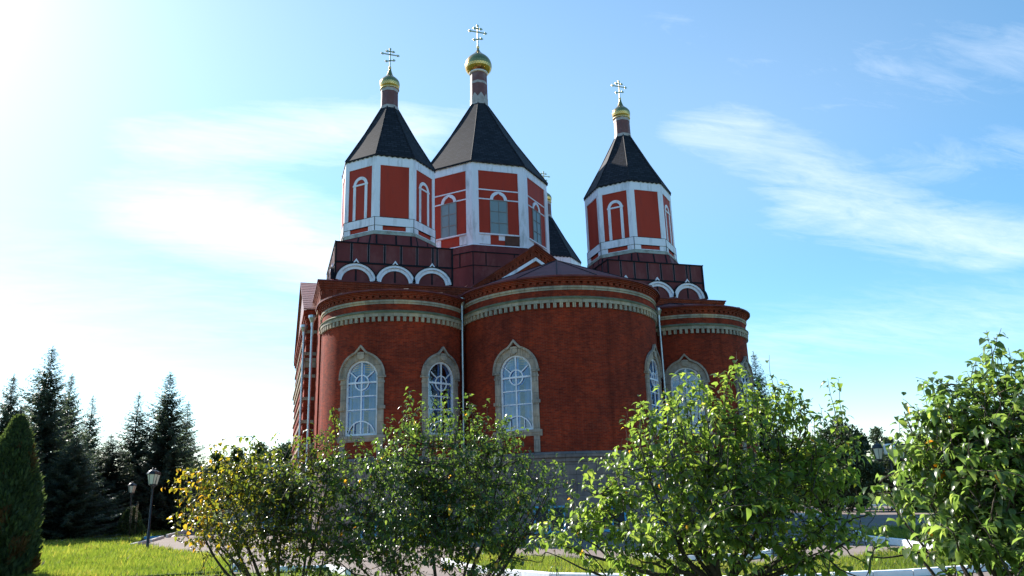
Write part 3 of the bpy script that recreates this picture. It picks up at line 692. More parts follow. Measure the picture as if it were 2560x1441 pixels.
def central_tower():
    root = empty('central_tower', (0, YC, 0)); root.parent = church
    r = 5.78; h = r*math.sin(R_(22.5))
    m = MB(); oct_prism(m, [(r, 21.4), (r, 28.66)]); m.build('red_drum', REDM, root)
    m = MB()
    for k in range(8):
        trim(m, k, r, -h, h, 27.95, 28.64, .06); trim(m, k, r, -h, -h+.52, 21.5, 27.96, .10); trim(m, k, r, h-.52, h, 21.5, 27.96, .10)
        trim(m, k, r, -h+.5, h-.5, 26.24, 26.34, .05)
        trim(m, k, r, -h+.5, -.72, 25.43, 25.53, .05); trim(m, k, r, .72, h-.5, 25.43, 25.53, .05)
        trim(m, k, r, -h+.5, h-.5, 22.40, 22.52, .16)
        trim(m, k, r, -h+.5, -h+1.45, 21.62, 22.40, .06); trim(m, k, r, h-1.2, h-.5, 21.62, 22.40, .06) if k not in (0,) else trim(m, k, r, -.05, .45, 22.0, 22.40, .05)
        f, hh, tq = oface(k, r)
        o = [(.72, 25.43)]+arc(0, 25.48, .72, 0, 180, 18)+[(-.72, 25.43)]; i_ = [(x*.46/.72, z if z < 25.48 else 25.48+(z-25.48)*.46/.72+max(0, .10-abs(x)*.5)) for x, z in o]
        strip_poly(m, f, o, i_, -.01, .06)
    m.build('white_trim', WHITE, root)
    m = MB(); f, hh, tq = oface(0, r); m.obox(f, .45, h-.52, -.01, .05, 21.62, 22.40); m.build('burnt_panel', RUST, root)
    for k in range(8):
        f, hh, tq = oface(k, r); m = MB()
        for x0, x1, z0, z1 in ((-.74, -.68, 22.5, 25.45), (.68, .74, 22.5, 25.45), (-.025, .025, 22.5, 25.4), (-.7, .7, 25.38, 25.45), (-.7, .7, 22.5, 22.56), (-.7, .7, 23.45, 23.50), (-.7, .7, 24.43, 24.48)):
            m.obox(f, x0, x1, .0, .07, z0, z1)
        w = m.build('window', GREYW, root)
        m = MB(); m.obox(f, -.69, .69, -.01, .03, 22.53, 25.41); m.build('pane', PANEL, w)
    m = MB(); oct_prism(m, [(5.92, 21.55), (5.95, 21.45), (6.02, 21.43)]); m.build('drum_ledge', WHITE, root)
    m = MB(); oct_prism(m, [(5.98, 21.45), (6.05, 20.9), (6.02, 20.88), (6.02, 14.5)])
    for k in range(8):
        hh = 6.05*math.sin(R_(22.5))
        trim(m, k, 6.03, -hh, hh, 20.80, 20.88, .03, 1); trim(m, k, 6.03, -hh, hh, 19.70, 19.76, .03, 1); trim(m, k, 6.03, -hh, -hh+.07, 15, 20.8, .03, 1); trim(m, k, 6.03, -1.25, -1.18, 19.76, 20.8, .03, 1); trim(m, k, 6.03, 1.1, 1.17, 19.76, 20.8, .03, 1)
    m.build('metal_skirt', [MAROON, SEAM], root)
    m = MB(); tent(m, 5.98, 28.74, .80, 36.80, waves=9); m.build('tent_roof', SHINGLE, root)
    m = MB(); oct_prism(m, [(.82, 36.5), (.77, 40.25)]); nk = m.build('neck', PINK, root)
    m = MB(); oct_prism(m, [(.80, 38.88), (.80, 39.12)]); m.build('white_band', PEEL, nk); m = MB(); oct_prism(m, [(.835, 36.7), (.83, 37.35)])
    for k in range(8):                              # zigzag white points
        f, hh, tq = oface(k, .825)
        m.face([f(-hh, .01, 37.3), f(hh, .01, 37.3), f(hh, .01, 37.45), f(0, .01, 37.9), f(-hh, .01, 37.45)])
    m.build('zigzag_band', PEEL, nk)
    m = MB(); m.lathe([(.7, 40.05), (.86, 40.08), (.88, 40.16), (.84, 40.24), (.6, 40.26)], n=24); m.build('dome_ring', WHITE, nk, True)
    onion(40.20, 0, 1.26, 2.58, 0, 0, parent=root, facets=32)
    cross(42.95, 45.28, .74, .055, root)
central_tower()

# rain pipes
def pipe(x, y, z0, z1, lean=(0, 0)):
    m = MB(); m.tube([(x, y, z0), (x+lean[0], y+lean[1], z1)], .075, 10); o = m.build('drainpipe', ZINC, church, True)
    m = MB(); m.lathe([(.09, z1-.55), (.10, z1-.3), (.22, z1), (.24, z1), (.24, z1+.16), (.17, z1+.16)], (x+lean[0], y+lean[1]), n=12); m.build('funnel', ZINC, o)
    for k in range(6):
        m = MB(); z = z0+1+(z1-z0-2)*k/5; m.lathe([(.075, z-.03), (.09, z-.03), (.09, z+.03), (.075, z+.03)], (x+lean[0]*(z-z0)/(z1-z0), y+lean[1]*(z-z0)/(z1-z0)), n=10); m.build('pipe_clamp', ZINC, o)
pipe(-6.28, -.75, .2, 13.45); pipe(6.52, -1.15, .2, 13.3); pipe(-14.68, 3.25, .2, 13.0); pipe(-15.02, 6.95, .2, 13.2)

# ------------------------------------------------------------------ GROUND, PAVING, KERBS
def sheet(name, poly, z, mat, kind='structure', sides=0):
    m = MB(); m.face([(x, y, z) for x, y in poly])
    if sides:
        n = len(poly)
        for i in range(n):
            a, b = poly[i], poly[(i+1) % n]; m.face([(a[0], a[1], z-sides), (b[0], b[1], z-sides), (b[0], b[1], z), (a[0], a[1], z)])
    return tag(m.build(name, mat), kind=kind)
sheet('ground', [(-3000, -3000), (3000, -3000), (3000, 3000), (-3000, 3000)], -.02, GROUND)
PLAZA = [(-17.7, -16.4), (-17.66, -11.6), (-19.1, -6.36), (-21.1, -.94), (-23.5, 5.5), (-24., 6.4), (-23.8, 18.2), (-23.1, 33.7), (-20., 48), (10, 52), (46, 40), (48, 26), (40, 17), (31, 7), (30, -6), (16, -15), (14, -34), (-4, -37), (-12.5, -30), (-13.8, -20), (-14.6, -17)]
sheet('plaza_asphalt', PLAZA, .012, ASPHALT)
ISLE = [(-10.9, -16.95), (-9.5, -15.7), (-7.96, -17.8), (-6.7, -20.3), (-5.2, -22.7), (-3.55, -24.2), (.3, -24.0), (3.2, -23.6), (5.2, -24.5), (4.2, -27.2), (1.28, -27.75), (-.5, -27.95), (-2.05, -27.9), (-6, -27.2), (-9.6, -23.8), (-10.7, -20.8)]
sheet('lawn_island', ISLE, .09, LAWN, sides=.12)
NEAR = [(-17.8, -15.9), (-16.4, -16.5), (-14.85, -16.65), (-14.4, -19), (-13.6, -24), (-13, -30), (-12, -60), (-45, -60), (-40, -20)]
LEFT = [(-17.7, -15.8), (-17.7, -11.7), (-19.1, -6.4), (-21.1, -1), (-23.5, 5.4), (-24.05, 6.5), (-25.0, 18.3), (-60, 20), (-60, -15)]
sheet('lawn', LEFT, .05, LAWN, sides=.08)
BED = [(-4.95, -19.05), (-4.1, -21.1), (-2.7, -21.8), (-1.2, -21.1), (.6, -18.5), (1.2, -14.6), (-1.5, -14.2)]
sheet('flower_bed', BED, .11, soil_grass('shaded_bed', (.03, .05, .015), (.045, .075, .02), (.05, .06, .03)), sides=.14)  # darker than the lawn: the shade here is put into the colour
ISLE2 = [(5.85, -17.6), (5.05, -20.3), (3.3, -23.5), (9, -23), (15, -17), (15.5, -14), (12, -12.6), (8.6, -14)]
sheet('verge', ISLE2, .11, LAWN, sides=.14)
STRIP = [(-24.6, 18.6), (-23.5, 33.8), (-20.5, 48.5), (-36, 60), (-70, 50), (-60, 20.6)]
sheet('tree_lawn', STRIP, .055, LAWN, sides=.08)

def kerb(path, w=.16, h=.17, mat=KERBM, seg=1.0, label='', jitter=.012, z=0.):
    rnd = random.Random(len(path)*7+int(path[0][0]*10)); m = MB()
    for i in range(len(path)-1):
        a, b = Vector(path[i]), Vector(path[i+1]); d = b-a; L = d.length; t = d/L; nrm = Vector((-t.y, t.x)); k = max(1, round(L/seg))
        for j in range(k):
            p0 = a+t*(L*j/k+.008); l = L/k-.016; dz = rnd.uniform(-1, 1)*jitter; dn = rnd.uniform(-1, 1)*jitter
            def f(x, y, z_): q = p0+t*x+nrm*(y+dn); return (q.x, q.y, z+z_+(dz if z_ > 0 else 0))
            c = .022                                # chamfered upper edges
            P = [[f(x, y, z_) for x in (0, l)] for y, z_ in ((-w/2, -.05), (-w/2, h-c), (-w/2+c, h), (w/2-c, h), (w/2, h-c), (w/2, -.05))]
            m.grid(P); 
            for x in (0, l): m.face([f(x, y, z_) for y, z_ in ((-w/2, -.05), (-w/2, h-c), (-w/2+c, h), (w/2-c, h), (w/2, h-c), (w/2, -.05))])
    o = m.build('kerb', mat); return tag(o, kind='structure')
kerb([(-10.95, -16.9), (-10.85, -18.8), (-10.72, -20.8), (-9.6, -23.85), (-6, -27.3), (-2.05, -28.0), (-.5, -28.05), (1.28, -27.85), (4.3, -27.3)], w=.2, h=.17)
kerb([(-16.4, -16.55), (-14.75, -16.7), (-14.35, -19)], w=.18, h=.16)
kerb([(-17.62, -11.5), (-17.66, -15.7)], w=.17, h=.24)
kerb([(-4.95, -19.1), (-4.1, -21.15), (-2.7, -21.9), (-1.15, -21.15), (.6, -18.5)], h=.2)
kerb([(8.5, -13.9), (5.82, -17.6), (5.0, -20.38), (3.2, -23.65)], w=.2, h=.24)
kerb([(-24., 6.36), (-23.75, 11.5)], h=.19, mat=KERBG); kerb([(-23.75, 12.2), (-23.72, 18.4)], h=.17, mat=KERBG)
kerb([(-23.9, 18.55), (-25.0, 18.5)], h=.16, mat=BLUEP); kerb([(-23.5, 18.6), (-23.3, 26), (-23.09, 33.7), (-21, 43.5)], h=.24, mat=KERBG)
kerb([(-25.5, 19.2), (-31, 19.8), (-42, 20.3)], h=.12, mat=KERBG)
kerb([(31, 7.1), (39.5, 17.3)], h=.22); kerb([(47.2, 25.9), (43.3, 25.6), (30, 26)], h=.22); kerb([(26.5, 8.6), (20, 12)], h=.2)
kerb([(15.5, -14.1), (15.0, -16.9), (11.1, -19.7)], h=.2)

# ------------------------------------------------------------------ FOLIAGE TOOLS
def fast_mesh(name, V, F, mat, tint=None, parent=None, smooth=False):
    """V (n,3); F (m,k) equal-sized faces"""
    me = bpy.data.meshes.new(name); n, k = len(F), F.shape[1]
    me.vertices.add(len(V)); me.vertices.foreach_set('co', V.astype(np.float32).ravel())
    me.loops.add(n*k); me.loops.foreach_set('vertex_index', F.astype(np.int32).ravel())
    me.polygons.add(n); me.polygons.foreach_set('loop_start', np.arange(0, n*k, k, dtype=np.int32)); me.polygons.foreach_set('loop_total', np.full(n, k, dtype=np.int32))
    if tint is not None:
        a = me.attributes.new('tint', 'FLOAT', 'POINT'); a.data.foreach_set('value', tint.astype(np.float32))
    me.materials.append(mat)
    if smooth: me.polygons.foreach_set('use_smooth', np.ones(n, dtype=bool))
    me.update(calc_edges=True); me.validate()
    return link(name, me, parent) if name else me
def norm(a): return a/np.maximum(np.linalg.norm(a, axis=-1, keepdims=True), 1e-9)
LEAF_UV = np.array([(0, 0), (.36, 0), (.72, 0), (1, 0), (.30, .31), (.66, .26), (.30, -.31), (.66, -.26)])
LEAF_F = np.array([(0, 1, 4), (0, 6, 1), (4, 1, 2), (4, 2, 5), (1, 6, 7), (1, 7, 2), (5, 2, 3), (2, 7, 3)])
def leaves(P, Dv, Nv, size, width, rng, droop=.35, fold=.22):
    """one bent, folded leaf per row: P base, Dv midrib direction, Nv upper side"""
    n = len(P); Dv = norm(Dv); S = norm(np.cross(Dv, Nv)); Nv = np.cross(S, Dv)
    sz = size[:, None]; out = np.zeros((n, 8, 3)); dr = (droop*rng.uniform(.3, 1.6, n))[:, None]; fo = fold*rng.uniform(.4, 1.5, n)
    for i, (u, v) in enumerate(LEAF_UV):
        out[:, i] = P + Dv*sz*u*(1-.25*dr*u) + S*sz*v*width[:, None] + Nv*(sz*(abs(v)*fo[:, None]*1.6 - dr*u*u))
    V = out.reshape(-1, 3); F = (LEAF_F[None]+8*np.arange(n)[:, None, None]).reshape(-1, 3)
    return V, F
def limb_tubes(paths, name, mat, parent, n=5):
    VV, FF, off = [], [], 0
    for pts, rad in paths:
        pts = np.asarray(pts); k = len(pts); t = norm(np.gradient(pts, axis=0)); ref = np.where(np.abs(t[:, 2:3]) > .9, np.array([[1., 0, 0]]), np.array([[0, 0, 1.]]))
        u = norm(np.cross(t, ref)); w = np.cross(t, u); a = np.arange(n)*2*np.pi/n
        ring = pts[:, None] + np.asarray(rad)[:, None, None]*(np.cos(a)[None, :, None]*u[:, None]+np.sin(a)[None, :, None]*w[:, None])
        VV.append(ring.reshape(-1, 3)); i, j = np.meshgrid(np.arange(k-1), np.arange(n), indexing='ij'); j1 = (j+1) % n
        FF.append(np.stack([off+i*n+j, off+i*n+j1, off+(i+1)*n+j1, off+(i+1)*n+j], -1).reshape(-1, 4)); off += k*n
    return fast_mesh(name, np.concatenate(VV), np.concatenate(FF), mat, None, parent, True)

def fruit_tree(name, label, base_px, D, fork_z, blobs, sprouts, ntwig, leaf, seed, mat, cat='fruit tree', spread=.5, ydens=28, tintf=None, trunk_r=.075, limbs=None, tw=(.35, .75)):
    """limbs from a low fork, twigs filling a crown of clumps, upright shoots on top, leaves set along twigs and shoots"""
    rng = np.random.default_rng(seed); base = along(base_px, D); root = tag(empty(name, base), label, cat)
    px = D/FPX                                      # metres per photo pixel at this distance
    B = []
    for (x, y, dd, rx, ry, rd) in blobs: B.append((at(x, y, D+dd), rx*px*1.12, ry*px*.95, rd))
    fork = np.array([base[0], base[1], fork_z]); paths = []; nodes = [fork]; ndir = [np.array([0, 0, 1.])]
    zs = np.linspace(-.05, 1, 7); wob = rng.normal(0, .02, (7, 2)); wob[0] = 0; wob[-1] = 0
    tp = np.stack([base[0]+wob[:, 0], base[1]+wob[:, 1], zs*fork_z], -1); paths.append((tp, np.linspace(trunk_r*1.35, trunk_r, 7)))
    tips = [b[0]+np.array([0, 0, .25])*b[2] for b in B]
    if limbs: tips = [at(x, y, D+dd) for x, y, dd in limbs]+tips[::2]
    for t in tips:
        d = t-fork; L = np.linalg.norm(d); k = 14; s = np.linspace(0, 1, k)[:, None]
        side = norm(np.array([d[0], d[1], 0])+1e-6); mid = fork+d*.42+side*L*.12*rng.uniform(.4, 1.3)+np.array([0, 0, -.05*L])+rng.normal(0, .05, 3)
        pts = (1-s)**2*fork+2*s*(1-s)*mid+s*s*t; j = rng.normal(0, .017, (k, 3)); j[0] = 0; pts = pts+np.cumsum(j, 0)*.6
        paths.append((pts, np.linspace(trunk_r*.55, .005, k)**1.0*rng.uniform(.7, 1.0))); nodes += list(pts[3:]); 
    nodes = np.array(nodes)
    w = np.array([b[1]*b[2]*b[3] for b in B])**(2/3); w /= w.sum(); LP, LD, LN = [], [], []
    cen = np.average([b[0] for b in B], axis=0, weights=w); back = norm(np.array([CF[0], CF[1], 0])); rt = np.array([back[1], -back[0], 0])
    tw_tips = []
    for i in range(ntwig):
        b = B[rng.choice(len(B), p=w)]; v = norm(rng.normal(size=3))*(rng.uniform(.30, 1.)**.5*.97 if rng.random() > .16 else rng.uniform(1.0, 1.32))
        tw_tips.append((b[0]+rt*v[0]*b[1]+np.array([0, 0, 1.])*v[2]*b[2]+back*v[1]*b[3]*.8, None))
    for (x, y, dd, l) in sprouts:
        tw_tips.append((at(x, y, D+dd), l*px*1.15))
        if rng.random() < .6: tw_tips.append((at(x+rng.normal(0, 22), y+rng.uniform(14, 70), D+dd+rng.normal(0, .15)), l*px*rng.uniform(.7, 1.1)))
    for tip, sl_ in tw_tips:
        out = tip-cen; out = norm(out)
        if sl_:                                     # upright shoot
            L = sl_; st = tip-np.array([rng.normal(0, .12), rng.normal(0, .12), .95])*L; up = 1.
        else:
            L = rng.uniform(*tw)*(1.45 if rng.random() < .3 else .85); up = rng.uniform(.1, .9); st = tip-norm(out*.8+np.array([0, 0, up])+rng.normal(0, .35, 3))*L
        nd = nodes[np.argmin(np.linalg.norm(nodes-st, axis=1)+np.maximum(0, nodes[:, 2]-st[2])*.6)]
        s = np.linspace(0, 1, 9)[:, None]; mid = st+(nd-st)*.25-np.array([0, 0, .04])
        k1 = 6; s1 = np.linspace(0, 1, k1)[:, None]; pre = nd+(st-nd)*s1; pre[1:-1] += rng.normal(0, .012, (k1-2, 3)); pre[1:-1, 2] -= .05*np.linalg.norm(st-nd)*np.sin(np.pi*s1[1:-1, 0])
        post = st+(tip-st)*s; post[:, 2] += .10*L*np.sin(np.pi*s[:, 0])*(0 if sl_ else 1); post[1:] += np.cumsum(rng.normal(0, .006, (8, 3)), 0)
        pts = np.concatenate([pre, post[1:]]); paths.append((pts, np.linspace(.0070 if np.linalg.norm(nd-st) > .25 else .0045, .0013, len(pts))))
        nl = max(6, int(L*ydens*(1.35 if sl_ else 1.25))); tpos = rng.uniform(.02, 1, nl)**.85
        idx = tpos*8; i0 = np.minimum(idx.astype(int), 7); fr = (idx-i0)[:, None]; p = post[i0]*(1-fr)+post[i0+1]*fr; ax = norm(post[i0+1]-post[i0])
        an = np.arange(nl)*2.4+rng.uniform(0, 6); side = np.stack([np.cos(an), np.sin(an), 0*an], -1); side = norm(side-ax*np.sum(side*ax, 1, keepdims=True))
        d = norm(side*1.0+ax*rng.uniform(.2, .9, (nl, 1))+np.array([0, 0, -.42])+rng.normal(0, .28, (nl, 3)))
        if np.linalg.norm(nd-st) > .22:             # spur leaves on the bare stretch
            m_ = int(np.linalg.norm(nd-st)*16); qi = rng.uniform(1.2, 5, m_); q0 = np.minimum(qi.astype(int), 4); qf = (qi-q0)[:, None]; pp = pre[q0]*(1-qf)+pre[q0+1]*qf; dd_ = norm(rng.normal(size=(m_, 3))+np.array([0, 0, .2])); LP.append(pp+dd_*.01); LD.append(dd_); LN.append(norm(np.array([0, 0, 1.])+rng.normal(0, .4, (m_, 3))))
        LP.append(p+d*rng.uniform(.008, .03, (nl, 1))); LD.append(d); LN.append(norm(np.array([0, 0, 1.])+side*.25+ax*.3+rng.normal(0, .33, (nl, 3))))
    P = np.concatenate(LP); Dv = np.concatenate(LD); Nv = np.concatenate(LN); n = len(P)
    size = leaf*rng.uniform(.45, 1.25, n); V, F = leaves(P, Dv, Nv, size, rng.uniform(.8, 1.15, n), rng, .62, .24)
    tint = rng.beta(1.6, 1.9, n)*.94 if tintf is None else tintf(P, rng)
    sp = rng.random(n) < .006; tint[sp] = rng.uniform(.95, 1, sp.sum())
    off = np.asarray(base)
    fast_mesh('leaves', V-off, F, mat, np.repeat(tint, 8), root, True)
    limb_tubes([(p-off, r) for p, r in paths], 'trunk', BARK, root, 6)
    return root

def spruce(name, H, rad, seed, dens=1., thin=.0):
    rng = np.random.default_rng(seed); V, F, T_ = [], [], []; z = .045*H
    P, Dv, Nv, S, TT = [], [], [], [], []
    nw = 0; paths = []
    while z < H*.985:
        t = z/H; L0 = rad*(1-t)**.95*(.96 if t > .12 else .85)+.14; nb = int(rng.integers(5, 8)) if t < .85 else 4; ph = rng.uniform(0, 6.28)
        for b in range(nb):
            a = ph+b*6.283/nb+rng.normal(0, .2); L = L0*rng.uniform(.72, 1.18); 
            if rng.random() < thin: continue
            dirx = np.array([math.cos(a), math.sin(a), 0]); k = max(3, int(L/.20)); s = (np.arange(k)+.5)/k
            dz = (-.30*(1-t)+.42*t)*s*L+.30*L*s**2.6*(1-t*.6); pts = np.array([0, 0, z])+dirx*(s*L)[:, None]; pts[:, 2] += dz
            paths.append((np.stack([np.array([0, 0, z]), pts[k//2], pts[-1]]), np.array([.03, .018, .006])*(1-t*.6)))
            side = np.array([-dirx[1], dirx[0], 0])
            for q in range(k):
                spl = (.26+.60*(1-s[q])*min(1, L/2.2))*(1-.45*t); nsp = int(5*dens)+1
                for m_ in range(nsp):
                    sg = rng.choice([-1, 1]); d = norm(dirx*rng.uniform(.35, 1.)+side*sg*rng.uniform(.15, 1.)+np.array([0, 0, rng.uniform(-.75, .25)]))
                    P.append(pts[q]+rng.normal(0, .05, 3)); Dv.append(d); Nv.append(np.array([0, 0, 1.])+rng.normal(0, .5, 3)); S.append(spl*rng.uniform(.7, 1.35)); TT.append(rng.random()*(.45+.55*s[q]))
        z += rng.uniform(.30, .50)*(1.1-.55*t)*(H/14)**.5
    for q in range(14): P.append(np.array([0, 0, H*.96+q*.05*H*.06])); Dv.append(norm(np.array([rng.normal(0, .5), rng.normal(0, .5), .9]))); Nv.append(rng.normal(0, 1, 3)); S.append(.26); TT.append(.8)
    P, Dv, Nv, S, TT = map(np.array, (P, Dv, Nv, S, TT)); S3 = S[:, None]; sd_ = norm(np.cross(Dv, Nv)); w = S3*.115
    V = np.stack([P, P+Dv*S3*.45+sd_*w, P+Dv*S3, P+Dv*S3*.45-sd_*w], 1).reshape(-1, 3)
    F = (np.array([[0, 1, 2, 3]])[None]+4*np.arange(len(P))[:, None, None]).reshape(-1, 4)
    paths.append((np.array([[0, 0, -.1], [0, 0, H*.3], [.03, 0, H*.7], [0, 0, H*1.01]]), np.array([.013*H, .010*H, .005*H, .012])))
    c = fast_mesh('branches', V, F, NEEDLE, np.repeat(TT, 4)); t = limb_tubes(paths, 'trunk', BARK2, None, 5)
    return c, t

def clump_tree(H, rad, seed, mat, bark=BARK2, nclump=46, per=130, leaf=.28, z0=.28, top=1., droop=0., shape='round'):
    rng = np.random.default_rng(seed); P, C = [], []; paths = [(np.array([[0, 0, -.1], [rng.normal(0, .1), 0, H*.3], [0, 0, H*.62], [0, 0, H*.80]]), np.array([.02, .016, .009, .002])*H*.7)]
    for i in range(nclump):
        v = norm(rng.normal(size=3)); u = rng.uniform(.25, 1.)**.6
        if shape == 'cone': zz = rng.uniform(0, 1)**1.25; rr = (1-zz)*.95+.05; ang = rng.uniform(0, 6.28); c = np.array([math.cos(ang)*rad*rr*u, math.sin(ang)*rad*rr*u, H*(z0+(1-z0)*zz*.95)])
        else: c = np.array([v[0]*rad*u, v[1]*rad*u, H*(z0+(1-z0)/2)+v[2]*H*(1-z0)/2*u*.92])
        cr = rad*rng.uniform(.20, .40); n = int(per*rng.uniform(.6, 1.3)); q = norm(rng.normal(size=(n, 3)))*(rng.uniform(.15, 1, (n, 1))**.5)*cr*np.array([1, 1, .75+droop]); P.append(c+q); C.append(np.full(n, rng.random()))
        paths.append((np.stack([np.array([0, 0, max(.15*H, c[2]*.55)]), c*np.array([.55, .55, .8])+np.array([0, 0, .05*H]), c]), np.array([.006, .004, .0012])*H))
    P = np.concatenate(P); C = np.concatenate(C); n = len(P); d = norm(rng.normal(size=(n, 3))+np.array([0, 0, -droop])); s = norm(np.cross(d, rng.normal(size=(n, 3)))); L = leaf*rng.uniform(.5, 1.3, (n, 1))
    V = np.stack([P, P+d*L*.5+s*L*.34, P+d*L, P+d*L*.5-s*L*.34], 1).reshape(-1, 3); F = np.arange(4*n).reshape(n, 4)
    tint = np.clip(.25*C+.75*rng.random(n), 0, 1)
    return fast_mesh('crown', V, F, mat, np.repeat(tint, 4)), limb_tubes(paths, 'trunk', bark, None, 5)
def plant(name, meshes, loc, label, cat, group=None, scale=(1, 1, 1), rz=0.):
    root = tag(empty(name, loc, rz), label, cat, group); root.scale = scale
    for i, o in enumerate(meshes):
        if o.parent is None: o.parent = root
        else: c = o.copy(); COL.objects.link(c); c.parent = root
    return root

# ------------------------------------------------------------------ FRUIT TREES IN FRONT
fruit_tree('pear_tree', 'broad yellowing fruit tree with ochre leaves left of the church, beside the white kerb end', 745, 9.6, .80,
    [(560, 1180, .1, 95, 75, .6), (660, 1210, -.3, 120, 110, .8), (770, 1180, .2, 110, 120, .8), (570, 1290, -.2, 110, 75, .6), (700, 1330, 0, 150, 80, .7), (830, 1280, -.2, 100, 120, .7), (840, 1110, .2, 55, 60, .4), (545, 1345, .1, 45, 40, .3), (800, 1400, -.1, 120, 50, .5), (660, 1400, .1, 60, 40, .4), (510, 1230, .1, 70, 70, .4), (480, 1310, .1, 50, 60, .3), (620, 1140, .1, 80, 50, .4), (820, 1180, .1, 80, 100, .5)],
    [(772, 1056, 0, 95), (800, 1075, .1, 90), (868, 1072, 0, 95), (735, 1100, .1, 80), (640, 1120, 0, 70), (522, 1150, 0, 60), (700, 1120, .1, 70), (848, 1050, .1, 80), (470, 1160, .1, 50), (560, 1120, 0, 60), (600, 1130, .1, 60), (450, 1230, .1, 50), (440, 1290, 0, 40)],
    350, .058, 3, LEAF_Y, limbs=[(600, 1370, -.1), (500, 1300, 0), (455, 1290, .1), (520, 1370, 0)],
    tintf=lambda P, r: np.clip(r.beta(2, 2, len(P))*.72+.38*np.clip((760-(1280+((P-CAM)@CR)/((P-CAM)@CF)*FPX))/260, -.6, 1), 0, .96), ydens=27, trunk_r=.065)
fruit_tree('apple_tree', 'dense dark green fruit tree standing before the left and middle apses', 1105, 9.2, .72,
    [(1090, 1150, 0, 200, 120, 1.0), (960, 1230, -.2, 150, 130, .9), (1230, 1200, .1, 130, 130, .8), (1090, 1300, -.4, 220, 110, 1.0), (900, 1350, -.1, 130, 75, .7), (1280, 1280, .1, 110, 100, .7), (1180, 1390, 0, 130, 60, .6), (1000, 1410, -.1, 170, 50, .6), (1340, 1190, .2, 60, 40, .4), (1130, 1060, .1, 110, 60, .5), (860, 1400, .1, 110, 60, .5), (1250, 1380, .1, 90, 50, .4), (1370, 1220, .1, 60, 50, .3), (1350, 1290, .1, 70, 60, .4), (860, 1200, .1, 90, 90, .5), (1000, 1110, .1, 90, 70, .4), (1250, 1090, .1, 70, 70, .4)],
    [(1022, 962, 0, 130), (1107, 962, .1, 140), (1130, 975, 0, 120), (1170, 985, -.1, 120), (1215, 1000, .1, 120), (975, 1040, 0, 90), (1245, 1015, 0, 90), (1060, 1000, .1, 110), (900, 1090, 0, 80), (1285, 1090, .1, 90), (1385, 1140, .1, 60), (1405, 1150, .1, 55), (1180, 1010, .1, 110), (940, 1090, .1, 80), (1010, 1010, .1, 80), (1350, 1150, 0, 70), (1040, 985, 0, 100), (1150, 1000, 0, 100), (1090, 990, .1, 100), (1260, 1060, .1, 80), (860, 1120, 0, 70), (1190, 1035, 0, 80)],
    500, .058, 5, LEAF_G, limbs=[(1400, 1180, .1), (1360, 1255, .1), (1290, 1400, .1), (840, 1400, 0)], ydens=31, trunk_r=.065)
fruit_tree('pear_tree', 'large light green fruit tree before the right apse, with dark forked limbs', 1785, 7.0, 1.30,
    [(1760, 1090, 0, 170, 130, .8), (1900, 1080, .2, 150, 140, .8), (1620, 1200, -.2, 120, 110, .6), (1780, 1250, -.4, 190, 120, .8), (1980, 1200, .1, 130, 140, .7), (1540, 1290, 0, 110, 80, .5), (1640, 1350, -.2, 130, 60, .5), (1960, 1340, -.1, 140, 80, .6), (2080, 1330, 0, 100, 80, .5), (1840, 990, .1, 90, 70, .4), (1430, 1330, .1, 90, 50, .4), (2090, 1180, .1, 70, 100, .4), (1690, 1000, .1, 80, 60, .4), (1600, 1420, -.1, 120, 30, .4), (2000, 1420, -.1, 110, 35, .4), (2130, 1270, .1, 70, 110, .4), (1480, 1250, .1, 70, 60, .3), (1540, 1190, .1, 70, 70, .3), (1370, 1330, .1, 60, 45, .3), (2040, 1080, .1, 80, 80, .4), (1640, 1080, .1, 80, 70, .4)],
    [(1848, 878, 0, 130), (1838, 905, .1, 100), (1918, 895, .1, 150), (2062, 948, .1, 140), (2092, 946, .1, 120), (1700, 925, 0, 120), (1655, 955, .1, 100), (1600, 985, 0, 90), (1585, 1045, 0, 80), (1590, 1010, .1, 100), (1745, 925, 0, 110), (1975, 960, .1, 90), (1950, 940, .1, 100), (2010, 985, .1, 80), (1545, 1110, 0, 70), (1470, 1130, 0, 60), (1460, 1160, .1, 60), (1555, 1100, .1, 80), (1790, 930, .1, 100), (1880, 930, 0, 100), (1380, 1290, .1, 60), (1335, 1330, .1, 50), (2110, 1040, .1, 70), (1620, 1000, .1, 90), (1670, 985, 0, 90), (1720, 955, 0, 90), (1870, 940, .1, 100), (1905, 950, 0, 100), (2040, 1000, 0, 90), (2130, 1090, 0, 70), (1510, 1150, .1, 70)],
    430, .069, 8, LEAF_P, limbs=[(1560, 1385, -.1), (1680, 1335, 0), (2000, 1360, 0), (1950, 1330, -.2), (1820, 1240, 0), (2150, 1320, .1), (1400, 1380, .1)], ydens=31, trunk_r=.06, tw=(.25, .55))
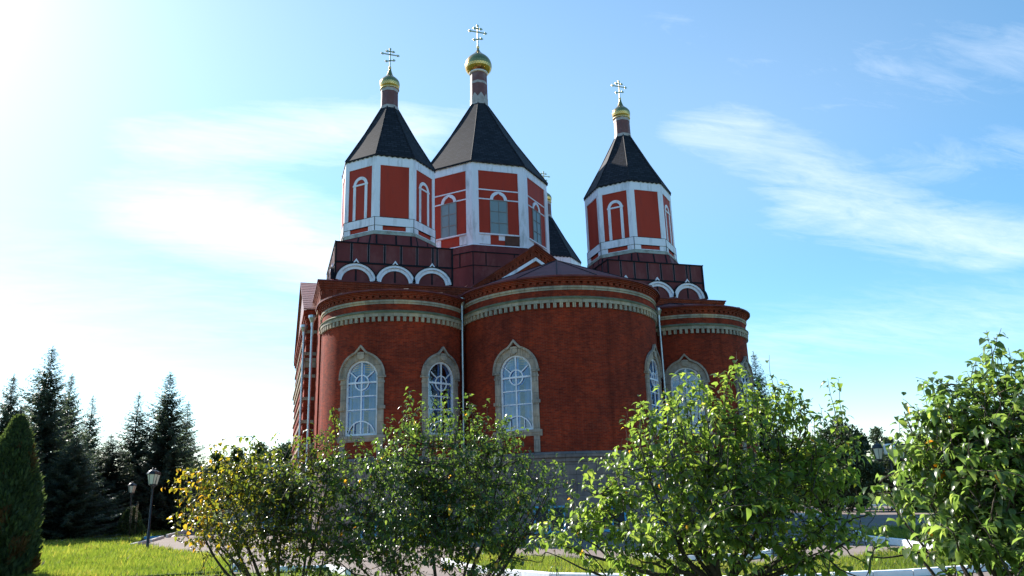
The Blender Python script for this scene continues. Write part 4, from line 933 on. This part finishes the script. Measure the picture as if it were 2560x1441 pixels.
fruit_tree('plum_tree', 'glossy fruit tree at the right edge of the photo, leaning over the kerb', 2560, 5.9, 1.0,
    [(2480, 1080, 0, 110, 130, .6), (2560, 980, .1, 90, 140, .6), (2400, 1160, -.1, 130, 110, .6), (2480, 1260, -.3, 160, 120, .7), (2330, 1130, .1, 90, 90, .4), (2330, 1260, 0, 100, 90, .5), (2600, 1200, 0, 160, 190, .7), (2420, 1350, -.1, 130, 55, .5), (2540, 1370, 0, 120, 60, .5), (2680, 1080, .2, 150, 200, .7), (2260, 1290, .1, 60, 50, .3), (2400, 1050, .1, 90, 70, .4), (2290, 1060, .1, 50, 40, .3), (2240, 1230, .1, 50, 50, .3), (2350, 990, .1, 70, 50, .3), (2460, 960, .1, 70, 70, .4)],
    [(2480, 832, 0, 150), (2500, 840, .1, 130), (2555, 870, .1, 150), (2455, 890, 0, 100), (2360, 945, 0, 110), (2310, 950, .1, 100), (2380, 940, .1, 100), (2300, 1015, 0, 80), (2440, 975, .1, 90), (2270, 1060, 0, 70), (2255, 1065, .1, 60), (2620, 850, .1, 150), (2215, 1200, .1, 60), (2205, 1300, .1, 55), (2520, 880, 0, 120), (2340, 990, 0, 80), (2420, 930, .1, 90), (2540, 900, .1, 120)],
    440, .070, 11, LEAF_R, limbs=[(2330, 1300, 0), (2260, 1330, .1), (2400, 1385, 0)], ydens=30, trunk_r=.06, tw=(.22, .48))

# ------------------------------------------------------------------ CONIFERS AND OTHER TREES
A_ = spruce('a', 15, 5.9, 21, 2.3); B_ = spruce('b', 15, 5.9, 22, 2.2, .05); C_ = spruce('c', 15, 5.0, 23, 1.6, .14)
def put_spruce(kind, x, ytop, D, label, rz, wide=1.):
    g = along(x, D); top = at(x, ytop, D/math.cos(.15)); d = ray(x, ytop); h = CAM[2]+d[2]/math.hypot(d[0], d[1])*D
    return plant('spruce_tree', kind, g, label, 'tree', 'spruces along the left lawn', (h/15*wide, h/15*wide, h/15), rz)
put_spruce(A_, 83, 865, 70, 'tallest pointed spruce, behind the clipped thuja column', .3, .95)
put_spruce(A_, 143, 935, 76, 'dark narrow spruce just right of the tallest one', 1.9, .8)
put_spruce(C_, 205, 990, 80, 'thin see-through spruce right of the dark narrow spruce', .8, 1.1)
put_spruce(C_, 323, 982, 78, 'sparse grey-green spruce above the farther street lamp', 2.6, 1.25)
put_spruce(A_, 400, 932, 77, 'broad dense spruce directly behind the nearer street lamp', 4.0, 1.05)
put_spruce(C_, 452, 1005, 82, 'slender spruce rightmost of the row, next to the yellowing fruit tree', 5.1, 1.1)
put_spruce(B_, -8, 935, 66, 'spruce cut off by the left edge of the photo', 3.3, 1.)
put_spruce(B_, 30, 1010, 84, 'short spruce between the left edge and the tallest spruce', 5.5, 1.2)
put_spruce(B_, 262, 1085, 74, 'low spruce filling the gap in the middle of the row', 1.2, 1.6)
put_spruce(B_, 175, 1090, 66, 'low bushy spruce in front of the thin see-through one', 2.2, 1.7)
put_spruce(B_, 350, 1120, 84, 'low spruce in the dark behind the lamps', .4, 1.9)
plant('spruce_tree', C_, along(1925, 62), 'dark spruce behind the light green fruit tree, right of the church', 'tree', None, (.75, .75, .83), 1.1)

def thuja():
    rng = np.random.default_rng(4); n = 42000; H, rad = 5.1, .93
    t = rng.random(n)**.85; a = rng.uniform(0, 6.283, n); prof = np.interp(t, [0, .05, .2, .45, .65, .82, .93, 1], [.80, .95, 1., .88, .68, .42, .19, .01])
    lump = 1+.09*np.sin(a*3+t*14)+.07*np.sin(a*7-t*31+1.3)+.05*np.sin(a*11+t*60); r = rad*prof*lump*(1-.30*rng.random(n)**2.2)*(1+.16*(rng.random(n) > .90)*rng.random(n))
    P = np.stack([r*np.cos(a), r*np.sin(a), t*H], -1); d = norm(np.stack([np.cos(a)*.55, np.sin(a)*.55, np.full(n, 1.)], -1)+rng.normal(0, .32, (n, 3)))
    s = norm(np.cross(d, rng.normal(size=(n, 3)))); L = rng.uniform(.08, .30, (n, 1))
    V = np.stack([P, P+d*L*.5+s*L*.18, P+d*L, P+d*L*.5-s*L*.18], 1).reshape(-1, 3)
    f = np.sin(a*2.3+t*9)+np.sin(a*5.1-t*17+2)*.7+rng.normal(0, .35, n); tint = np.clip(rng.random(n)*.88, 0, 1); br = (f > 1.15) & (t < .82); tint[br] = rng.uniform(.90, 1, br.sum())
    c = fast_mesh('foliage', V, np.arange(4*n).reshape(n, 4), THUJ, np.repeat(tint, 4))
    t_ = limb_tubes([(np.array([[0, 0, -.1], [0, 0, 2.5], [0, 0, 5.6]]), np.array([.12, .09, .02]))], 'trunk', BARK2, None)
    return c, t_
plant('thuja', thuja(), along(22, 31.2), 'dark columnar thuja with brown patches at the left edge of the lawn', 'shrub')

def juniper():
    rng = np.random.default_rng(9); n = 5000; t = rng.random(n)**.9; a = rng.uniform(0, 6.28, n); r = 1.15*(1-t)**.75*(1+.15*np.sin(a*4+t*9))*(1-.3*rng.random(n)**2)
    P = np.stack([r*np.cos(a), r*np.sin(a), t*2.15], -1); d = norm(np.stack([np.cos(a), np.sin(a), np.full(n, .55)], -1)+rng.normal(0, .4, (n, 3))); s = norm(np.cross(d, rng.normal(size=(n, 3)))); L = rng.uniform(.12, .26, (n, 1))
    V = np.stack([P, P+d*L*.5+s*L*.25, P+d*L, P+d*L*.5-s*L*.25], 1).reshape(-1, 3)
    return fast_mesh('foliage', V, np.arange(4*n).reshape(n, 4), THUJ, np.repeat(rng.random(n)*.85, 4)), limb_tubes([(np.array([[0, 0, -.05], [0, 0, 1.7]]), np.array([.05, .01]))], 'trunk', BARK2, None)
plant('young_conifer', juniper(), along(333, 66.5), 'small cone-shaped conifer at the foot of the farther lamp', 'shrub')
def stalk(x, D, H, label):
    rng = np.random.default_rng(int(x)); g = along(x, D); root = tag(empty('tall_weed', g), label, 'plant'); n = 420; t = rng.uniform(.45, 1, n); a = rng.uniform(0, 6.28, n)
    P = np.stack([.03*np.cos(a), .03*np.sin(a), t*H], -1); d = norm(np.stack([np.cos(a), np.sin(a), rng.uniform(.1, .9, n)], -1)); s = norm(np.cross(d, rng.normal(size=(n, 3)))); L = rng.uniform(.04, .10, (n, 1))*(1.3-.7*t[:, None])
    V = np.stack([P, P+d*L*.5+s*L*.28, P+d*L, P+d*L*.5-s*L*.28], 1).reshape(-1, 3)
    fast_mesh('seed_head', V, np.arange(4*n).reshape(n, 4), PALE, np.repeat(rng.random(n), 4), root); limb_tubes([(np.array([[0, 0, -.02], [.03, 0, H*.5], [0, 0, H]]), np.array([.02, .014, .005]))], 'stem', BARK2, root)
stalk(332, 64.8, 2.35, 'pale tall weed standing just left before the small conifer'); stalk(346, 65.0, 2.6, 'taller pale weed leaning over the small conifer, nearer the lamp pole')

bi = [clump_tree(12, 2.6, 31+k, FARL, nclump=42, per=120, leaf=.42, z0=.16, droop=.5, shape='cone' if k else 'round') for k in range(2)]
dk = clump_tree(12, 4.2, 41, DARKL, nclump=70, per=150, leaf=.45, z0=.14)
dk2 = clump_tree(12, 4.6, 43, DARKL, nclump=150, per=170, leaf=.42, z0=.01)
def put(kind, name, x, ytop, D, H0, label, group=None, wide=1., rz=0.):
    d = ray(x, ytop); h = CAM[2]+d[2]/math.hypot(d[0], d[1])*D
    return plant(name, kind, along(x, D), label, 'tree', group, (h/H0*wide, h/H0*wide, h/H0), rz)
for i, (x, y, D, k) in enumerate(((505, 1140, 150, 0), (533, 1130, 165, 1), (560, 1126, 172, 0), (588, 1122, 160, 1), (615, 1116, 175, 0), (640, 1108, 168, 1), (662, 1118, 158, 0), (735, 1120, 165, 0), (765, 1125, 172, 1), (470, 1150, 170, 0))):
    put(bi[k], 'birch_tree', x, y, D, 12, 'pale green birch in the far row of trees left of the church', 'far birches left of the church', 1.3, i*1.3)
put(dk, 'linden_tree', 696, 1098, 140, 12, 'dark round-crowned tree rising from the pale birches left of the church', None, .72, .4)
put(bi[0], 'birch_tree', 225, 1125, 88, 12, 'yellow-green leafy tree showing between the spruces', None, 1.1, 2.)
put(dk2, 'linden_tree', 2125, 1043, 74, 12, 'dark bushy tree right of the light green fruit tree', None, .85, 1.)
put(dk2, 'linden_tree', 2050, 1100, 82, 12, 'lower dark tree half hidden by the light green fruit tree', None, 1.2, 2.4)
put(dk2, 'linden_tree', 2285, 1115, 78, 12, 'low dark tree behind the twin lantern with the white box', None, 1.6, 3.4)
put(dk2, 'linden_tree', 2420, 1120, 85, 12, 'dark tree behind the glossy fruit tree at the right edge', None, 1.3, .2)
put(dk2, 'linden_tree', 2240, 1096, 112, 12, 'mid green tree directly behind the twin lantern, below the pine tops', None, 1.1, 1.7)
put(bi[1], 'birch_tree', 2330, 1085, 120, 12, 'pale far tree right of the pine', None, 1.2, .9)
pn = clump_tree(12, 2.6, 51, PINEL, nclump=34, per=110, leaf=.30, z0=.25, shape='cone')
put(pn, 'pine_tree', 2216, 1057, 95, 12, 'young feathery pine above the twin lantern', None, 1.05, 0.); put(pn, 'pine_tree', 2243, 1085, 97, 12, 'shorter pine right beside the feathery pine', None, 1., 2.)
def far_wood():
    rng = np.random.default_rng(77); n = 42000; az = rng.uniform(-80, 75, n); D = rng.uniform(230, 330, n); hh = 9+4*np.sin(az*.9)+2.5*np.sin(az*2.7+1)+1.5*np.sin(az*7.); z = rng.random(n)**.8*hh
    a = np.radians(az)+YAW; P = np.stack([CAM[0]+D*np.sin(a), CAM[1]+D*np.cos(a), z], -1); d = norm(rng.normal(size=(n, 3))); s = norm(np.cross(d, rng.normal(size=(n, 3)))); L = rng.uniform(.7, 2., (n, 1))
    V = np.stack([P, P+d*L*.5+s*L*.4, P+d*L, P+d*L*.5-s*L*.4], 1).reshape(-1, 3)
    return fast_mesh('distant_wood', V, np.arange(4*n).reshape(n, 4), FARL, np.repeat(rng.random(n), 4))
tag(far_wood(), 'low hazy green wood along the horizon', 'wood', kind='stuff')

def shrub(x, D, rad, H, seed, mat, label, leaf=.10, n=5200):
    rng = np.random.default_rng(seed); v = norm(rng.normal(size=(n, 3))); v[:, 2] = np.abs(v[:, 2]); P = v*np.array([rad, rad, H])*(rng.uniform(.35, 1, (n, 1))**.5)*(1+.18*np.sin(v[:, :1]*9+v[:, 1:2]*7))
    d = norm(v*.7+np.array([0, 0, .5])+rng.normal(0, .6, (n, 3))); s = norm(np.cross(d, rng.normal(size=(n, 3)))); L = leaf*rng.uniform(.6, 1.4, (n, 1))
    V = np.stack([P, P+d*L*.5+s*L*.3, P+d*L, P+d*L*.5-s*L*.3], 1).reshape(-1, 3)
    root = tag(empty('bush', along(x, D)), label, 'bush'); fast_mesh('foliage', V, np.arange(4*n).reshape(n, 4), mat, np.repeat(rng.random(n)*.8, 4), root)
    limb_tubes([(np.array([[0, 0, -.03], [.05*math.cos(q), .05*math.sin(q), H*.3], [rad*.5*math.cos(q), rad*.5*math.sin(q), H*.75]]), np.array([.018, .012, .004])) for q in np.arange(7)*.9], 'stem', BARK, root)
shrub(1243, 28.6, .55, .68, 61, LEAF_G, 'small round green bush on the grass before the plinth')
shrub(2440, 38, 1.0, 1.3, 62, DARKL, 'dark bush behind the glossy fruit tree on the right verge')
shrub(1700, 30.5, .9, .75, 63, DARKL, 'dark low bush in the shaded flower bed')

# ------------------------------------------------------------------ GRASS
def inside(poly, X, Y):
    r = np.zeros(len(X), bool); n = len(poly)
    for i in range(n):
        (x0, y0), (x1, y1) = poly[i], poly[(i+1) % n]
        c = ((y0 > Y) != (y1 > Y)) & (X < (x1-x0)*(Y-y0)/(y1-y0+1e-12)+x0); r ^= c
    return r
def grass(areas):
    rng = np.random.default_rng(5); PP, HH, TT = [], [], []
    for poly, z, cnt, h, vis in areas:
        p = np.array(poly); lo, hi = p.min(0), p.max(0); got = 0
        while got < cnt:
            X = rng.uniform(lo[0], hi[0], cnt*2); Y = rng.uniform(lo[1], hi[1], cnt*2); k = inside(poly, X, Y)
            dx, dy = X-CAM[0], Y-CAM[1]; f = dx*CF[0]+dy*CF[1]; r_ = dx*CR[0]+dy*CR[1]; k &= (f > vis[0]) & (f < vis[1]) & (np.abs(r_) < f*.78)
            if vis[2]: k &= rng.random(len(X)) < np.clip((24/np.maximum(f, 1))**2*1.3, .02, 1)
            X, Y = X[k][:cnt-got], Y[k][:cnt-got]; got += len(X)
            cl = .5+.25*np.sin(X*1.9+1.1*np.sin(Y*1.3))+.25*np.sin(Y*2.3+X*.7); dd = np.hypot(X-CAM[0], Y-CAM[1])
            PP.append(np.stack([X, Y, np.full(len(X), z)], -1)); HH.append(h*(.55+.6*cl)*rng.uniform(.6, 1.4, len(X))*np.clip(dd/26, 1, 1.5)); pt = .38+.42*np.sin(X*.63+1.7*np.sin(Y*.41))*np.cos(Y*.57+1.1*np.sin(X*.37)); TT.append(np.clip(.30*cl+.30*pt+.42*rng.random(len(X))+(rng.random(len(X)) < .06)*.4, 0, 1))
    P, H, T2 = np.concatenate(PP), np.concatenate(HH)[:, None], np.concatenate(TT); tl = rng.random(len(P)) < .05; H[tl] *= 1.45; T2[tl] = np.clip(T2[tl]+.08, 0, 1); n = len(P); a = rng.uniform(0, 6.28, n); w = (.010+.16*H[:, 0]*.5)*np.clip(np.hypot(P[:, 0]-CAM[0], P[:, 1]-CAM[1])/24, .8, 2.2)
    sd_ = np.stack([np.cos(a), np.sin(a), 0*a], -1)*w[:, None]*.5; lean = rng.normal(0, .38, (n, 2)); tip = P+np.concatenate([lean*H, H], 1)
    V = np.stack([P-sd_, P+sd_, tip], 1).reshape(-1, 3)
    return fast_mesh('grass', V, np.arange(3*n).reshape(n, 3), GRASSM, np.repeat(T2, 3))
tag(grass([(LEFT, .05, 60000, .13, (14, 70, True)), (ISLE, .09, 34000, .17, (10, 60, False)), (NEAR, 0., 9000, .13, (14, 32, False)), (BED, .11, 5000, .16, (10, 60, False)), (ISLE2, .11, 9000, .15, (10, 70, False)), (STRIP, .055, 22000, .16, (50, 110, False))]),
    'bright green uncut grass on the lawns', 'grass', kind='stuff')
def flowers():
    rng = np.random.default_rng(15); m = MB(); n = 0
    spots = [((-27.5, 12.5), 2.4, 60), ((-23.6, -6.5), 4.0, 60), ((-25.5, 5), 2.5, 30), ((-21, -9), 2.5, 25)]
    for (x, y), r, k in spots:
        for i in range(k):
            px_, py_ = x+rng.normal(0, r*.5), y+rng.normal(0, r*.5)
            if not inside(LEFT, np.array([px_]), np.array([py_]))[0]: continue
            z = rng.uniform(.10, .20); s = rng.uniform(.025, .045); m.tube([(px_, py_, .04), (px_, py_, z)], .004, 3)
            for q in range(5): 
                a = q*1.2566; m.face([(px_, py_, z), (px_+s*math.cos(a-.5), py_+s*math.sin(a-.5), z+.01), (px_+s*math.cos(a+.5), py_+s*math.sin(a+.5), z+.01)])
    return m.build('meadow_flowers', FLOWER)
def litter():
    rng = np.random.default_rng(25); P = []
    for poly, z, k in ((ISLE, .13, 260), (LEFT, .10, 260), (PLAZA, .02, 420)):
        p = np.array(poly); lo, hi = p.min(0), p.max(0); X = rng.uniform(lo[0], hi[0], k*6); Y = rng.uniform(lo[1], hi[1], k*6); m_ = inside(poly, X, Y) & (np.hypot(X-CAM[0], Y-CAM[1]) < 46); X, Y = X[m_][:k], Y[m_][:k]; P.append(np.stack([X, Y, z+rng.uniform(0, .03, len(X))], -1))
    P = np.concatenate(P); n = len(P); d = norm(rng.normal(size=(n, 3))*np.array([1, 1, .25])); V, F = leaves(P, d, np.array([0, 0, 1.])+rng.normal(0, .4, (n, 3)), rng.uniform(.05, .09, n), rng.uniform(.8, 1.2, n), rng)
    return fast_mesh('fallen_leaves', V, F, leafy('fallen_leaf', [(0, (.10, .05, .02)), (.6, (.22, .12, .03)), (1, (.34, .24, .05))], (1.5, 1.4, 1.), .7, .25, .2), np.repeat(rng.random(n), 8))
tag(litter(), 'dry fallen leaves scattered over the paving and lawns', 'leaves', kind='stuff')
tag(flowers(), 'scattered small yellow flowers in the left lawn', 'flowers', kind='stuff')

# ------------------------------------------------------------------ LAMPS
def lantern(m, g, cx, cz):
    """six-sided tapering lantern: glass in g, iron in m"""
    def ring(r, z): return [(cx+r*math.cos(R_(60*k+30)), r*math.sin(R_(60*k+30)), z) for k in range(7)]
    g.grid([ring(.135, cz), ring(.245, cz+.50)])
    for k in range(6):
        a, b = ring(.14, cz)[k], ring(.25, cz+.50)[k]; m.tube([a, b], .013, 4)
    m.grid([ring(.0, cz-.05), ring(.15, cz-.05), ring(.15, cz+.01), ring(.13, cz+.01)]); m.grid([ring(.25, cz+.48), ring(.285, cz+.50), ring(.275, cz+.54), ring(.20, cz+.64), ring(.10, cz+.70), ring(.04, cz+.72), ring(.03, cz+.76), ring(.045, cz+.79), ring(.0, cz+.83)])
def street_lamp(loc, rz, H, label, box=False):
    root = tag(empty('street_lamp', loc, rz), label, 'street lamp', 'black iron lantern posts around the church')
    m = MB(); m.tube([(0, 0, -.05), (0, 0, .9), (0, 0, .92), (0, 0, H-.95)], [.075, .075, .055, .045], 10); m.build('pole', BLACKM, root, True)
    m = MB(); zc = H-.95
    m.tube([(-.5, 0, zc+.04), (.5, 0, zc+.04)], .022, 6); m.lathe([(.05, zc-.06), (.08, zc-.03), (.08, zc+.05), (.03, zc+.09), (.02, zc+.3), (.0, zc+.32)], n=10)
    for s in (-1, 1):
        P = [(s*.05, 0, zc-.38), (s*.22, 0, zc-.36), (s*.34, 0, zc-.22), (s*.30, 0, zc-.08), (s*.2, 0, zc-.1)]; m.tube(P, .014, 5); m.tube([(s*.46, 0, zc), (s*.46, 0, zc+.08)], [.05, .07], 8)
        m.tube([(s*.10, .05, zc-.28), (s*.10, .05, zc)], .012, 4)
    m.build('bracket', BLACKM, root)
    for s in (-1, 1):
        m, g = MB(), MB(); lantern(m, g, s*.46, zc+.12); o = m.build('lantern', BLACKM, root); g.build('lantern_glass', LAMPG, o)
    if box:
        m = MB(); m.lathe([(.0, zc+.30), (.20, zc+.30), (.255, zc+.34), (.255, zc+.72), (.20, zc+.78), (.0, zc+.78)], (.02, -.16), n=20); m.build('white_box', WHITEB, root, True)
    return root
def fac(x, D, H_top_px):
    d = ray(x, H_top_px); return CAM[2]+d[2]/math.hypot(d[0], d[1])*D
street_lamp((-22.37, .18, .04), YAW+1.25, 4.05, 'nearer street lamp on the left lawn, two lanterns overlapping on a black pole')
street_lamp((-26.6, 22.0, .04), YAW+1.32, 4.05, 'farther street lamp, smaller in view, dark pole before the spruces')
street_lamp((-9.17, -15.75, .05), -.12, 4.1, 'street lamp half hidden by the dark green fruit tree before the plinth')
g = along(2240, 40); street_lamp(tuple(g), -YAW-.35, fac(2240, 40, 1103)+.05, 'street lamp on the right with a white box between its two lanterns', True)

# ------------------------------------------------------------------ SMALL THINGS
def pavilion():
    g = along(702, 66); root = tag(empty('blue_gate', g, -YAW), 'sky blue steel gate frame with thin bars, seen through the yellowing fruit tree', 'gate'); H = 5.2
    m = MB(); m.box(-1.32, -.98, -.1, .1, 0, H); m.build('post', BLUEP, root); m = MB(); m.box(2.9, 3.2, -.1, .1, 0, H); m.build('post', BLUEP, root)
    m = MB(); m.box(-.97, 2.89, -.08, .08, H-.18, H-.02); m.box(-.97, 2.89, -.06, .06, 2.55, 2.68); m.build('crossbar', BLUEP, root)
    for k in range(7): m = MB(); x = -.62+k*.5; m.box(x, x+.06, -.03, .03, 2.69, H-.19); m.build('bar', BLUEP, root)
    m = MB(); m.box(-.95, 2.87, -.03, .03, .15, 2.5); m.build('panel', plain('faded_blue_sheet', (.20, .36, .44), .6), root)
pavilion()
def fence(p0, p1, H, label, name='concrete_fence', mat=GREYW):
    a, b = Vector((p0[0], p0[1])), Vector((p1[0], p1[1])); L = (b-a).length; root = tag(empty(name, (*p0[:2], 0), math.atan2(b.y-a.y, b.x-a.x)), label, 'fence'); n = max(2, round(L/2.5))
    for k in range(n): m = MB(); m.box(L*k/n+.09, L*(k+1)/n-.09, -.04, .04, .0, H); m.build('panel', mat, root)
    for k in range(n+1):
        m = MB(); m.box(L*k/n-.09, L*k/n+.09, -.09, .09, -.05, H+.12); m.build('post', mat, root)
fence(along(575, 96), along(760, 88), 2.2, 'low grey concrete fence behind the yellowing fruit tree')
g = along(133, 66.2); root = tag(empty('painted_block', g, -.1), 'blue painted concrete block with its sunlit top as a white sheet lying by the dark spruces', 'block')
m = MB(); m.box(-.48, .48, -.18, .18, 0, .20); m.box(-.44, .44, -.15, .15, .2, .23); m.build('block_body', BLUEK, root)
m = MB(); m.box(-.49, .49, -.19, .19, .231, .27); m.build('lit_top', KERBM, root)  # pale slab: sunlight on the block's top put in as colour
